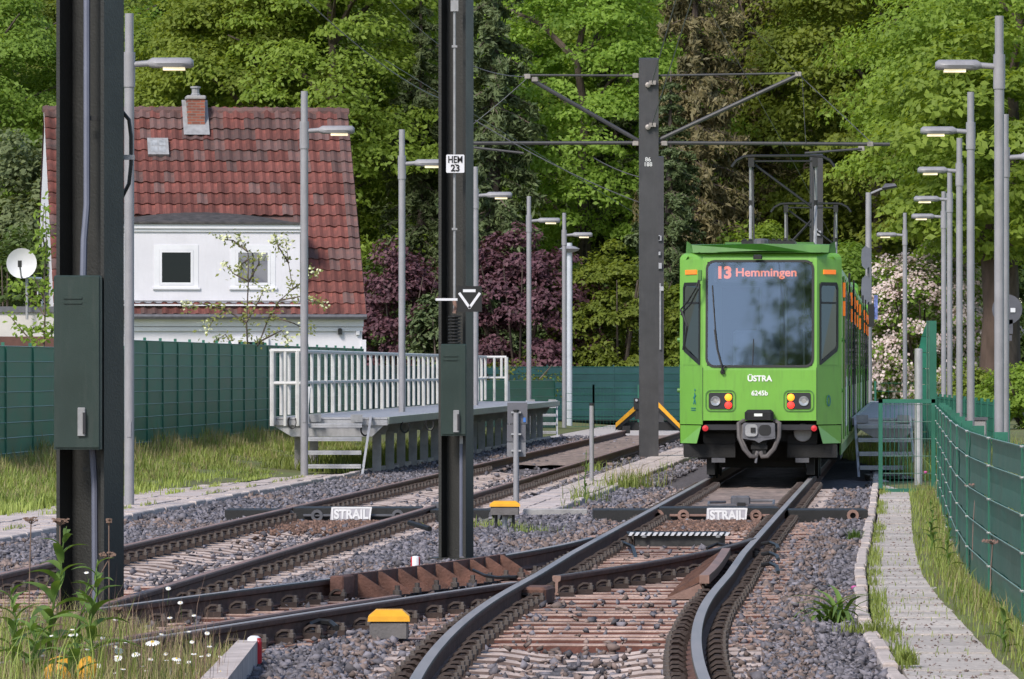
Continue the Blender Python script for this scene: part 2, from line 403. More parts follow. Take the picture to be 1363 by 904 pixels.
path('middle_path',lambda Y:XWL(Y)+.02,lambda Y:XWR(Y)-.08,68.6,125,.5,-.11,m_slab,.02,2,.006)
kerb('middle_kerb',lambda Y:XWR(Y)+.02,68.6,125,1.0,.1,-.09,m_kerb,.012)
mb=MB(); mb.cbox((.52,68.45,-.13),.78,.12,.13,0,.012); mb.build('edging_block',m_conc); tag(bpy.data.objects['edging_block'],'grey concrete edging block closing the near end of the middle path','edging block')
# pale platform apron at the far end of the left track
mb=MB(); mb.add([(0.2,146,-.15),(7,150,-.15),(7,180,-.15),(-2,180,-.15)],[(0,1,2,3)]); structure(mb.build('pavement',m_slab_g))

# ================================================================ rails
def offset_line(xf, y0, y1, off, step):
    pts=[]; Y=y0
    while Y<y1+1e-6:
        d=(xf(Y+.05)-xf(Y-.05))/.1; n=sqrt(1+d*d); pts.append(((xf(Y)+off/n),Y-off*d/n)); Y+=step
    return pts
RP=[(-.031,0.),(.031,0.),(.035,-.012),(.031,-.04),(.012,-.052),(.01,-.125),(.07,-.142),(.07,-.152),(-.07,-.152),(-.07,-.142),(-.01,-.125),(-.012,-.052),(-.031,-.04),(-.035,-.012)]
def rail_mesh(pts, prof=RP, ztop=0., taper=None):
    mb=MB(); n=len(prof); vs=[]; fs=[]; mi=[]
    for i,(x,y) in enumerate(pts):
        a=pts[max(i-1,0)]; b=pts[min(i+1,len(pts)-1)]; d=Vector((b[0]-a[0],b[1]-a[1])).normalized(); nx,ny=d.y,-d.x
        zt=ztop(y) if callable(ztop) else ztop
        vs+=[(x+nx*u,y+ny*u,v+zt) for u,v in prof]
    for i in range(len(pts)-1):
        for k in range(n):
            j=(k+1)%n; fs.append((i*n+k,i*n+j,(i+1)*n+j,(i+1)*n+k)); mi.append(0 if k==0 else 1 if k in(1,13) else 2)
    fs.append(tuple(range(n-1,-1,-1))); mi.append(1); fs.append(tuple((len(pts)-1)*n+k for k in range(n))); mi.append(2)
    mb.v=vs; mb.f=fs; mb.mi=mi; return mb
RAILMAT_A=[m_railtop,m_railside,m_rust]; RAILMAT_B=[m_rust_top,m_rust_top,m_rust]
GA,GB,GC=.7525,.80,.79
tA=thing('railway_track','curving track the green tram stands on, with polished grey rail heads','railway track',(XA(30),30,0))
tB=thing('railway_track','rusty left track running to the yellow and black buffer stop','railway track',(XB(45),45,0))
tC=thing('railway_track','diverging turnout track crossing from bottom left to the tram track','railway track',(XC(40),40,0))
for t,xf,g,y0,y1,mt,names in ((tA,XA,GA,24,185,RAILMAT_A,1),(tB,XB,GB,24,151,RAILMAT_B,1)):
    for s_ in (-1,1):
        rail_mesh(offset_line(xf,y0,y1,s_*g,.6)).build('rail',mt,t,off=t.location,fixn=False,smooth=35)
# turnout rails: outer rail merging with the left rail, inner rail crossing it at the frog
rail_mesh(offset_line(XC,26,54.9,-GC,.5)).build('rail',[m_railtop,m_railside,m_rust],tC,off=tC.location,fixn=False,smooth=35)
inner=offset_line(XC,26,54.4,GC,.25)
left=[p for p in inner if p[0] < XA(p[1])-GA-.05]; right=[p for p in inner if p[0] > XA(p[1])-GA+.16]
rail_mesh(left,ztop=.004).build('rail',[m_railtop,m_rust_top,m_rust],tC,off=tC.location,fixn=False,smooth=35)
rail_mesh(right,ztop=.006).build('rail',[m_railside,m_rust_top,m_rust],tC,off=tC.location,fixn=False,smooth=35)
FROG=left[-1]
# check strip beside the inner rail
strip=[(x-.13,y) for x,y in left if 31 < y < 40.4]
rail_mesh(strip,[(-.03,.0),(.03,.0),(.03,-.13),(-.03,-.13)][:4]*1 if False else RP,ztop=.012).build('check_rail',[m_rust_top,m_rust_top,m_rust],tC,off=tC.location,fixn=False)
# frog casting
mb=MB(); mb.cbox((FROG[0]+.12,FROG[1]+.02,-.09),.3,.5,.12,-.15,.02); mb.build('frog_block',m_rust,tC,off=tC.location)

# ribbed guard rail on the outer turnout rail: a wall with slanting fins
gr=thing('guard_rail','rusty ribbed guard rail with slanting fins beside the turnout','guard rail',(XC(45)-GC+.09,45,-.15))
pts=[(x+.13,y) for x,y in offset_line(XC,43.6,48.6,-GC,.25)]
mb=MB(); n=len(pts)
for (a,b) in zip(pts[:-1],pts[1:]):
    mb.add([(a[0]-.02,a[1],-.15),(a[0]+.02,a[1],-.15),(b[0]+.02,b[1],-.15),(b[0]-.02,b[1],-.15),(a[0]-.02,a[1],.03),(a[0]+.02,a[1],.03),(b[0]+.02,b[1],.03),(b[0]-.02,b[1],.03)],[(4,5,6,7),(0,1,5,4),(1,2,6,5),(2,3,7,6),(3,0,4,7)])
mb.build('wall_plate',m_rust_mid,gr,off=gr.location,fixn=False)
mb=MB(); mb.cbox((pts[0][0]-.02,pts[0][1]-.1,-.04),.11,.3,.14,-.25,.01); mb.build('end_block',m_rust_mid,gr,off=gr.location)
mb=MB()
for (a,b) in zip(pts[:-1],pts[1:]):
    mb.quad((a[0],a[1],-.146),(a[0]+.26,a[1]-.02,-.146),(b[0]+.26,b[1]-.02,-.146),(b[0],b[1],-.146))
mb.build('base_plate',m_rust,gr,off=gr.location)
for k in range(9):
    Y=44.0+k*.56; x=XC(Y)-GC+.145
    mb=MB(); mb.add([(x,Y,.028),(x+.03,Y-.02,.028),(x+.25,Y-.06,-.12),(x+.25,Y-.06,-.146),(x,Y,-.146),(x,Y+.022,.028),(x+.03,Y+.002,.028),(x+.25,Y-.038,-.12),(x+.25,Y-.038,-.146),(x,Y+.022,-.146)],
        [(0,1,2,3,4),(9,8,7,6,5),(0,5,6,1),(1,6,7,2),(2,7,8,3),(3,8,9,4),(4,9,5,0)])
    mb.build('fin',m_rust_mid,gr,off=gr.location)
    mb=MB(); mb.lathe([(.035,0),(.035,.035),(.02,.04),(.02,.075)],(x+.3,Y+.25,-.145),6); mb.build('bolt',m_bolt_d,gr,off=gr.location)
# short check rail inside the right rail of the tram track
ck=thing('check_rail','short rusty check rail on a slanting bracket inside the right rail','check rail',(XA(45)+GA-.2,45,-.15))
def CKX(Y): return XA(Y)+GA-.13
q=[(CKX(Y)-.06*abs(Y-46.5)**2*.02,Y) for Y in np.linspace(43.6,50.2,12)]
mb=MB()
for a,b in zip(q[:-1],q[1:]): mb.add([(a[0]-.045,a[1],-.03),(a[0]+.03,a[1],-.03),(b[0]+.03,b[1],-.03),(b[0]-.045,b[1],-.03),(a[0]-.045,a[1],.035),(a[0]+.03,a[1],.035),(b[0]+.03,b[1],.035),(b[0]-.045,b[1],.035)],[(4,5,6,7),(0,1,5,4),(1,2,6,5),(2,3,7,6),(3,0,4,7)])
mb.build('check_bar',m_rust_top,ck,off=ck.location)
mb=MB()
for a,b in zip(q[:-1],q[1:]): mb.add([(a[0]-.06,a[1],-.03),(a[0]-.3,a[1],-.15),(b[0]-.3,b[1],-.15),(b[0]-.06,b[1],-.03)],[(0,1,2,3)])
mb.build('bracket_plate',m_rust,ck,off=ck.location)
mb=MB(); a=q[0]; mb.add([(a[0]-.045,a[1]-.01,-.03),(a[0]-.32,a[1]-.01,-.15),(a[0]+.02,a[1]-.01,-.15)],[(0,1,2)]); mb.build('end_plate',m_rust_top,ck,off=ck.location)
for k in range(11):
    Y=43.9+k*.58; x=CKX(Y)
    mb=MB(); mb.add([(x-.05,Y,.03),(x-.31,Y,-.13),(x-.31,Y,-.15),(x-.05,Y,-.15),(x-.05,Y+.03,.03),(x-.31,Y+.03,-.13),(x-.31,Y+.03,-.15),(x-.05,Y+.03,-.15)],[(0,1,2,3),(7,6,5,4),(0,4,5,1),(1,5,6,2),(2,6,7,3),(3,7,4,0)])
    mb.build('fin',m_rust,ck,off=ck.location)

# ================================================================ sleepers (thing track > sleeper > rail clip)
def clip_proto():
    mb=MB(); mb.cbox((0,0,.02),.12,.1,.04)
    pts=[(.06*cos(a)*-1,-.0,.03+.055*sin(a)) for a in np.linspace(0,pi,6)]
    mb.tube(pts,.014,5); mb.tube([(-.045,.05,.035),(.02,.055,.045),(.05,.0,.05)],.013,4)
    mb.m(1); mb.lathe([(.026,.04),(.026,.065),(.015,.07),(.015,.09)],(.045,0,0),6)
    return mb.build('clip_source',[m_clip,m_bolt_d])
CLIP=clip_proto(); CLIP_ME=CLIP.data; bpy.data.objects.remove(CLIP)
def beam_mesh(x0,x1,kind):
    mb=MB()
    if kind=='steel':   # flat topped I-beam
        mb.box(x0,x1,-.07,.07,.004,.014); mb.m(1); mb.box(x0,x1,-.068,.068,-.06,.003)
    else:               # rounded raised heads with a lower waist
        xs=np.linspace(x0,x1,11); L=x1-x0; vs=[]; fs=[]
        for x in xs:
            t=abs((x-(x0+x1)/2)/(L/2)); hh=.0 if t>.42 else -.05*(1-(t/.42)**2)-.005
            wv=.115 if t>.42 else .085; dy=.05*sin((x-x0)/L*2*pi)
            vs+=[(x,dy-wv-.03,hh-.1),(x,dy-wv,hh-.012),(x,dy-wv*.5,hh),(x,dy+wv*.5,hh),(x,dy+wv,hh-.012),(x,dy+wv+.03,hh-.1)]
        for i in range(10):
            for k in range(5): fs.append((i*6+k,i*6+k+1,i*6+7+k,i*6+6+k))
        fs+=[(0,1,2,3,4,5),tuple(60+k for k in (5,4,3,2,1,0))]; mb.add(vs,fs)
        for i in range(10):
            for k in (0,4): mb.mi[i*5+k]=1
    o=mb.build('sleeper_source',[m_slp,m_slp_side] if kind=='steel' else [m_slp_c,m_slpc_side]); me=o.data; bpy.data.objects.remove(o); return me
S_STEEL=beam_mesh(-1.25,1.25,'steel'); S_PALE=beam_mesh(-1.15,1.15,'pale')
def sleepers(t, xf, g, y0, y1, step, me, clips_to, z=-.168, skew=0., jit=.03, xoff=0.):
    Y=y0
    while Y<y1:
        d=(xf(Y+.1)-xf(Y-.1))/.2
        o=bpy.data.objects.new('sleeper',me); COL.objects.link(o); o.parent=t
        yy=Y+rng.uniform(-jit,jit); o.location=(xf(yy)+xoff-t.location.x,yy-t.location.y,z-t.location.z+rng.uniform(-.006,.006)); o.rotation_euler=(0,0,-math.atan(d)*.3+skew+rng.uniform(-.008,.008))
        if Y<clips_to:
            for s_ in (-1,1):
                for u in (-1,1):
                    c=bpy.data.objects.new('rail_clip',CLIP_ME); COL.objects.link(c); c.parent=o
                    c.location=(s_*g+u*.125-xoff,0,.014); c.rotation_euler=(0,0,pi if u<0 else 0)
        Y+=step
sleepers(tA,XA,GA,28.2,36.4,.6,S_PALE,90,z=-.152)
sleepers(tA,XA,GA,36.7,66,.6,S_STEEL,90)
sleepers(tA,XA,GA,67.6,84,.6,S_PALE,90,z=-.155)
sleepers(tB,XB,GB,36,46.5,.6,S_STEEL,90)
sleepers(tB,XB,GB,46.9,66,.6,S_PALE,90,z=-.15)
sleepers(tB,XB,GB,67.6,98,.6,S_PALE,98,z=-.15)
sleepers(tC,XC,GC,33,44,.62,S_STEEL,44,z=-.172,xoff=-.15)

for yy in np.arange(44.3,53.4,.6):
    for s_,zz in ((GC,.0),):
        q=offset_line(XC,yy,yy,s_,1)[0]
        for u in (-1,1):
            if q[0]+u*.125 < XA(q[1])-GA+.2: continue
            c=bpy.data.objects.new('rail_clip',CLIP_ME); COL.objects.link(c); c.parent=tC; c.location=(q[0]+u*.125-tC.location.x,q[1]-tC.location.y,-.155); c.rotation_euler=(0,0,pi if u<0 else 0)
# ================================================================ ballast stones and dusty infill
OCT=np.array([(1,0,0),(-1,0,0),(0,1,0),(0,-1,0),(0,0,1),(0,0,-1)],float)
OF=np.array([(0,2,4),(2,1,4),(1,3,4),(3,0,4),(2,0,5),(1,2,5),(3,1,5),(0,3,5)])
def stones(name, P, R, mat, label=None):
    n=len(P); base=OCT[None]*(.55+.9*nrs.rand(n,1,3))*(.75+.5*nrs.rand(n,6,1)); base+=nrs.randn(n,6,3)*.26
    a=nrs.rand(n)*6.28; ca,sa=np.cos(a),np.sin(a); b=nrs.rand(n)*1.2; cb,sb=np.cos(b),np.sin(b)
    x,y,z=base[...,0],base[...,1],base[...,2]
    y,z=y*cb[:,None]-z*sb[:,None],y*sb[:,None]+z*cb[:,None]
    x,y=x*ca[:,None]-y*sa[:,None],x*sa[:,None]+y*ca[:,None]
    V=np.stack([x,y,z*.8],-1)*R[:,None,None]+P[:,None,:]
    Fc=(OF[None]+np.arange(n)[:,None,None]*6).reshape(-1,3)
    return stuff(npobj(name,V.reshape(-1,3),Fc,mat))
vXA,vXB,vXC=[np.vectorize(f,otypes=[float]) for f in (XA,XB,XC)]; vCU=np.vectorize(XCURB); vRK=np.vectorize(lambda Y: XRK(Y) if Y<96 else XRK(96)+.07*(Y-96))
Ps=[];Rs=[]
for (y0,y1,den,r0) in ((28,46,1050,.0255),(46,70,450,.029),(70,100,140,.034),(100,150,40,.04)):
    ymid=(y0+y1)/2; wdt=11.5; n=int(den*wdt*(y1-y0)); Y=y0+nrs.rand(n)*(y1-y0)
    a=vCU(Y)+.06; b=vRK(Y)-.04; u=nrs.rand(n); X=a+(b-a)*u
    lim=np.abs(X)<(.092*Y+.4); X,Y=X[lim],Y[lim]
    xa,xb,xc=vXA(Y),vXB(Y),vXC(Y); ok=np.ones(len(X),bool)
    for c,g in ((xa,GA),(xb,GB)):
        for s_ in (-1,1): ok&=np.abs(X-(c+s_*g))>.1
    for s_ in (-1,1): ok&=(np.abs(X-(xc+s_*GC))>.1)|(Y>55)
    ok&=~((X>vXA(Y)+GA-.5)&(X<vXA(Y)+GA)&(Y>43.3)&(Y<50.4))
    ok&=~((X>xc-GC-.05)&(X<xc-GC+.42)&(Y>43.5)&(Y<48.7))
    ok&=~((X>.1+.069*(Y-74.8)-.03)&(X<.6+.07*(Y-70.6)+.1)&(Y>68.3)&(Y<125))
    ok&=~((Y>66.1)&(Y<67.4)); ok&=~((np.abs(X-xa)<GA)&(Y>67))&~((np.abs(X-xa)<1.6)&(Y>84))
    X,Y,xa,xb,xc=X[ok],Y[ok],xa[ok],xb[ok],xc[ok]
    ins=(np.abs(X-xa)<GA)|(np.abs(X-xb)<GB)|((np.abs(X-xc)<GC)&(Y<55))
    slp=(np.abs(X-xa)<1.2)|(np.abs(X-xb)<1.2)|((np.abs(X-xc)<1.25)&(Y<50))
    keep=nrs.rand(len(X))<np.where(ins,.09 if y0<46 else .13,np.where(slp,.34,1.)); X,Y,ins,slp=X[keep],Y[keep],ins[keep],slp[keep]
    Z=np.where(ins,-.212,np.where(slp,-.185,-.165))+nrs.randn(len(X))*.016
    on=ins&(nrs.rand(len(X))<.1); Z[on]=-.145
    Ps.append(np.stack([X,Y,Z],-1)); Rs.append(r0*(.5+.95*nrs.rand(len(X))**1.6))
P=np.concatenate(Ps); R=np.concatenate(Rs)
dusty=(np.sin(P[:,1]*.9)+np.sin(P[:,0]*2.1+P[:,1]*.35)+nrs.randn(len(P))*.8)>1.5
nearA=np.abs(P[:,0]-vXA(P[:,1]))<1.5; dusty|=nearA&(nrs.rand(len(P))<.45)
st=stones('ballast',P[~dusty],R[~dusty],m_stone); stones('dusty_ballast',P[dusty],R[dusty],m_stone_w)
n=1800; Y=28+nrs.rand(n)**1.4*50; X=np.array([XRK(y)+.08+.85*nrs.rand() for y in Y]); stones('path_grit',np.stack([X,Y,np.full(n,-.135)],-1),.005+.009*nrs.rand(n)**2,m_stone_w)
# trodden dusty fill between the rails beyond the crossing
def fill(name,xf,g,y0,y1,z,mat):
    rows=[[(xf(Y)-g+2*g*k/8,Y,z+.012*sin(Y*7+k*2)+rng.uniform(-.006,.006)) for k in range(9)] for Y in np.arange(y0,y1+.01,.35)]
    sheet(name,rows,mat)
fill('dusty_infill',XA,GA-.09,67.5,140,-.15,m_dust); fill('dusty_infill',XB,GB-.09,104,151,-.14,m_dust)
fill('dusty_infill',XA,GA-.12,56,66.2,-.185,m_dust)
# leaf litter against the crossing panels
def litter(name,xf,g,y0,y1,n,col):
    X=nrs.rand(n)*2*g-g; Y=y1-np.abs(nrs.randn(n))*(y1-y0)*.5; P=np.stack([vXA(Y) if xf is XA else vXB(Y),Y,np.full(n,-.15)],-1); P[:,0]+=X
    stones(name,P,.012+.02*nrs.rand(n),col)
m_lit=M('leaf_litter',(.17,.1,.075),.9,0,.3,5,island=.5)
litter('leaf_litter',XA,GA-.1,62,66,2600,m_lit); litter('leaf_litter',XB,GB-.1,62,66,2200,m_lit)

# ================================================================ rubber crossing panels with deflector signs
m_sf=M('deflector_grey',(.3,.29,.32),.6,.1,.2,5); m_sw=M('deflector_white',(.55,.54,.55),.6,0,.1,5)
def deflector(c,label,dirt,wd=.47):
    t=thing('deflector_plate',label,'deflector plate',c)
    mb=MB(); mb.add([(-wd/2,0,0),(wd/2,0,0),(wd/2-.04,-.1,-.19),(wd/2-.08,-.115,-.215),(-wd/2+.05,-.115,-.215),(-wd/2-.02,-.1,-.19)],[(0,1,2,3,4,5)])
    mb.add([(x,y+.02,z) for x,y,z in mb.v],[(5,4,3,2,1,0)])
    mb.build('plate',m_sf,t)
    mb=MB(); 
    for a,b,z0,z1 in ((-wd/2,wd/2,.0,-.02),(-wd/2-.01,wd/2-.03,-.165,-.205)):
        mb.add([(a,z0*.52-.006,z0),(b,z0*.52-.006,z0),(b,z1*.52-.006,z1),(a,z1*.52-.006,z1)],[(0,1,2,3)])
    for sx in (-1,1): mb.add([(sx*wd/2,-.006,0),(sx*(wd/2-.02),-.006,0),(sx*(wd/2-.03)-.01,-.1,-.18),(sx*(wd/2-.012)-.01,-.1,-.18)],[(0,1,2,3)])
    mb.build('border',m_sw,t)
    ang=pi/2-math.atan(.52)
    lettering('lettering','STRAIL',.165,m_sw,t,(-.005,-.055,-.09),(ang+.0,0,0),.003,bold=.007,xs=.78)
    return t
for nm,xa,xb,lab in (('left',-3.35,.0,'black rubber crossing panel across the rusty left track'),('right',.95,4.15,'black rubber crossing panel across the tram track')):
    t=thing('crossing_panel',lab,'crossing panel',((xa+xb)/2,66.4,-.2),0,'pedestrian crossing panels over the tracks'); L=t.location
    xf,g=(XB,GB) if nm=='left' else (XA,GA)
    segs=[(xa,xf(66.4)-g-.05),(xf(66.4)-g+.05,xf(66.4)+g-.05),(xf(66.4)+g+.05,xb)]
    for k,(u,v) in enumerate(segs):
        zt=-.006 if k==1 else -.03
        MB().box(u,v,66.32,67.3,-.17,zt).build('panel',m_black,t,off=L)
        if k==1:
            mb=MB(); mb.tube([(u+.12,66.28,-.09),(v-.12,66.28,-.09)],.016,6)
            mb.build('tie_rod',m_grey if nm=='left' else m_rust_top,t,off=L)
        for e in ((u+.28 if nm=='left' or k==1 else u+.75,),(v-.28,)) if k==1 else ((u+.75,),):
            mb=MB(); ring(mb,[(e[0]+.07*cos(a),-.09+.07*sin(a)) for a in np.linspace(0,2*pi,12,False)],[(e[0]+.035*cos(a),-.09+.035*sin(a)) for a in np.linspace(0,2*pi,12,False)],66.25,66.31)
            mb.build('tie_washer',m_grey if nm=='left' else m_rust_top,t,off=L)
deflector((XB(66.2)-.05,66.2,.012),'white lettered deflector plate on the left crossing panel','left'); deflector((XA(66.2)+.1,66.2,-.0),'worn white lettered deflector plate on the tram track crossing panel','right')
# ================================================================ tram
TY=83.8; TX=XA(TY)+.02; THD=-math.atan(.0695)
m_int=M('cab_interior',(.25,.28,.36),.7,0,.15,2); m_int_d=M('cab_dark',(.02,.02,.025),.6,0,.2,3)
m_gasket=M('window_rubber',(.012,.012,.014),.5,0,.1,5)
m_print=M('print_white',(.78,.8,.76),.5,0,.03,3); m_teal=M('print_teal',(.02,.16,.17),.5,0,.05,3)
m_poster=M('side_advert',(.72,.72,.74),.45,0,.25,1.6,col2=(.5,.5,.55))
m_poster2=M('side_advert_red',(.75,.7,.7),.45,0,.2,3,col2=(.5,.1,.1))
m_hose=M('hose_grey', (.1, .09, .09),.6,0,.15,8)
def weather(m, amount, col):
    # thin vertical streaks and blotches of dirt with their own shape
    n=m.node_tree.nodes; l=m.node_tree.links; p=n['Principled BSDF']; src=p.inputs['Base Color'].links[0].from_socket
    tc=n.new('ShaderNodeTexCoord'); mp=n.new('ShaderNodeMapping'); mp.inputs['Scale'].default_value=(9,3,1.1); l.new(tc.outputs['Object'],mp.inputs[0])
    tx=n.new('ShaderNodeTexNoise'); tx.inputs['Scale'].default_value=1.6; tx.inputs['Detail'].default_value=7; tx.inputs['Roughness'].default_value=.7; l.new(mp.outputs[0],tx.inputs['Vector'])
    mr=n.new('ShaderNodeMapRange'); mr.inputs['From Min'].default_value=.5; mr.inputs['From Max'].default_value=.75; mr.inputs['To Max'].default_value=amount; l.new(tx.outputs['Fac'],mr.inputs[0])
    mx=n.new('ShaderNodeMix'); mx.data_type='RGBA'; l.new(mr.outputs[0],mx.inputs[0]); l.new(src,mx.inputs[6]); mx.inputs[7].default_value=(*col,1); l.new(mx.outputs[2],p.inputs['Base Color'])
weather(m_tg,.35,(.09,.13,.05)); weather(m_lamp,.4,(.16,.155,.16)); weather(m_galv,.4,(.2,.2,.21)); weather(m_white,.25,(.5,.5,.5)); weather(m_cab,.5,(.05,.06,.055)); weather(m_steel_dark,.3,(.035,.03,.027)); weather(m_mast_far,.4,(.08,.075,.075)); weather(m_green_s,.15,(.06,.12,.09))
FW,HW,ND=.84,1.2,.62         # half width of the flat nose, of the body, depth of the slanting corner
Z0,ZB,ZT=.86,.53,3.32
def nose_y(z): return .0 if z<1.6 else .20*((z-1.6)/1.7)
LEN=27.6
def tram_body(front=True):
    mb=MB()
    # front centre: below, above and beside the windscreen opening
    wx0,wx1,wz0,wz1=-.775,.775,1.665,3.2
    def fp(x,z): return (x,nose_y(z),z)
    def strip(x0,x1,zs):
        for a,b in zip(zs[:-1],zs[1:]): mb.add([fp(x0,a),fp(x1,a),fp(x1,b),fp(x0,b)],[(0,1,2,3)])
    strip(-FW,FW,[Z0,1.2,1.6,wz0]); strip(-FW,wx0,[wz0,2.4,wz1]); strip(wx1,FW,[wz0,2.4,wz1]); strip(-FW,FW,[wz1,3.24])
    # slanting corners with an opening for the corner window
    for s in (-1,1):
        def sp(t,z):  # t 0 at the nose edge, 1 at the body side
            zz=nose_y(z); return (s*(FW+(HW-FW)*t),zz+(ND-zz)*t,z)
        def sq(t0,t1,z0,z1): mb.add([sp(t0,z0),sp(t1,z0),sp(t1,z1),sp(t0,z1)],[(0,1,2,3)])
        for t0,t1 in ((0,.1),(.1,.84),(.84,1)):
            for z0,z1 in ((.80,1.68),(1.68,2.88),(2.88,3.24)):
                if t0==.1 and z0==1.68: continue
                sq(t0,t1,z0,z1)
        # rounded shoulder up to the roof
        for k in range(4):
            a0,a1=k/4*pi/2,(k+1)/4*pi/2
            def rp(t,a):
                x,y,_=sp(t,3.24); r=.12*(1-cos(a)); h=.10*sin(a)
                return (x*(1-r*.16) - s*r*.9*(.5 if t<.5 else 1)*.8, y+r*.9*(1 if t<.5 else .3), 3.24+h)
            mb.add([rp(0,a0),rp(1,a0),rp(1,a1),rp(0,a1)],[(0,1,2,3)])
            if s==1:
                q=lambda x,a:(x*(1-.12*(1-cos(a))*.16)-(.12*(1-cos(a))*.36 if x>0 else -.12*(1-cos(a))*.36),nose_y(3.24)+.12*(1-cos(a))*.9,3.24+.10*sin(a))
                mb.add([q(-FW,a0),q(FW,a0),q(FW,a1),q(-FW,a1)],[(0,1,2,3)])
    # sides and roof, full length
    for s in (-1,1):
        prof=[(s*HW,.50),(s*HW,.8),(s*(HW),2.6),(s*(HW-.01),3.05),(s*(HW-.05),3.18),(s*(HW-.13),3.29),(s*(HW-.3),3.35),(0,3.37)]
        for (x0,z0),(x1,z1) in zip(prof[:-1],prof[1:]):
            y0=ND if z0<3.2 else .35
            mb.add([(x0,ND,z0),(x1,ND if z1<3.25 else .4,z1),(x1,LEN,z1),(x0,LEN,z0)],[(0,1,2,3)])
    mb.quad((-.9,.12,3.335),(.9,.12,3.335),(1.05,.62,3.345),(-1.05,.62,3.345))
    mb.quad((-HW,LEN,.5),(HW,LEN,.5),(HW,LEN,3.2),(-HW,LEN,3.2))
    mb.quad((-HW,LEN,3.2),(HW,LEN,3.2),(.8,LEN,3.36),(-.8,LEN,3.36))
    return mb
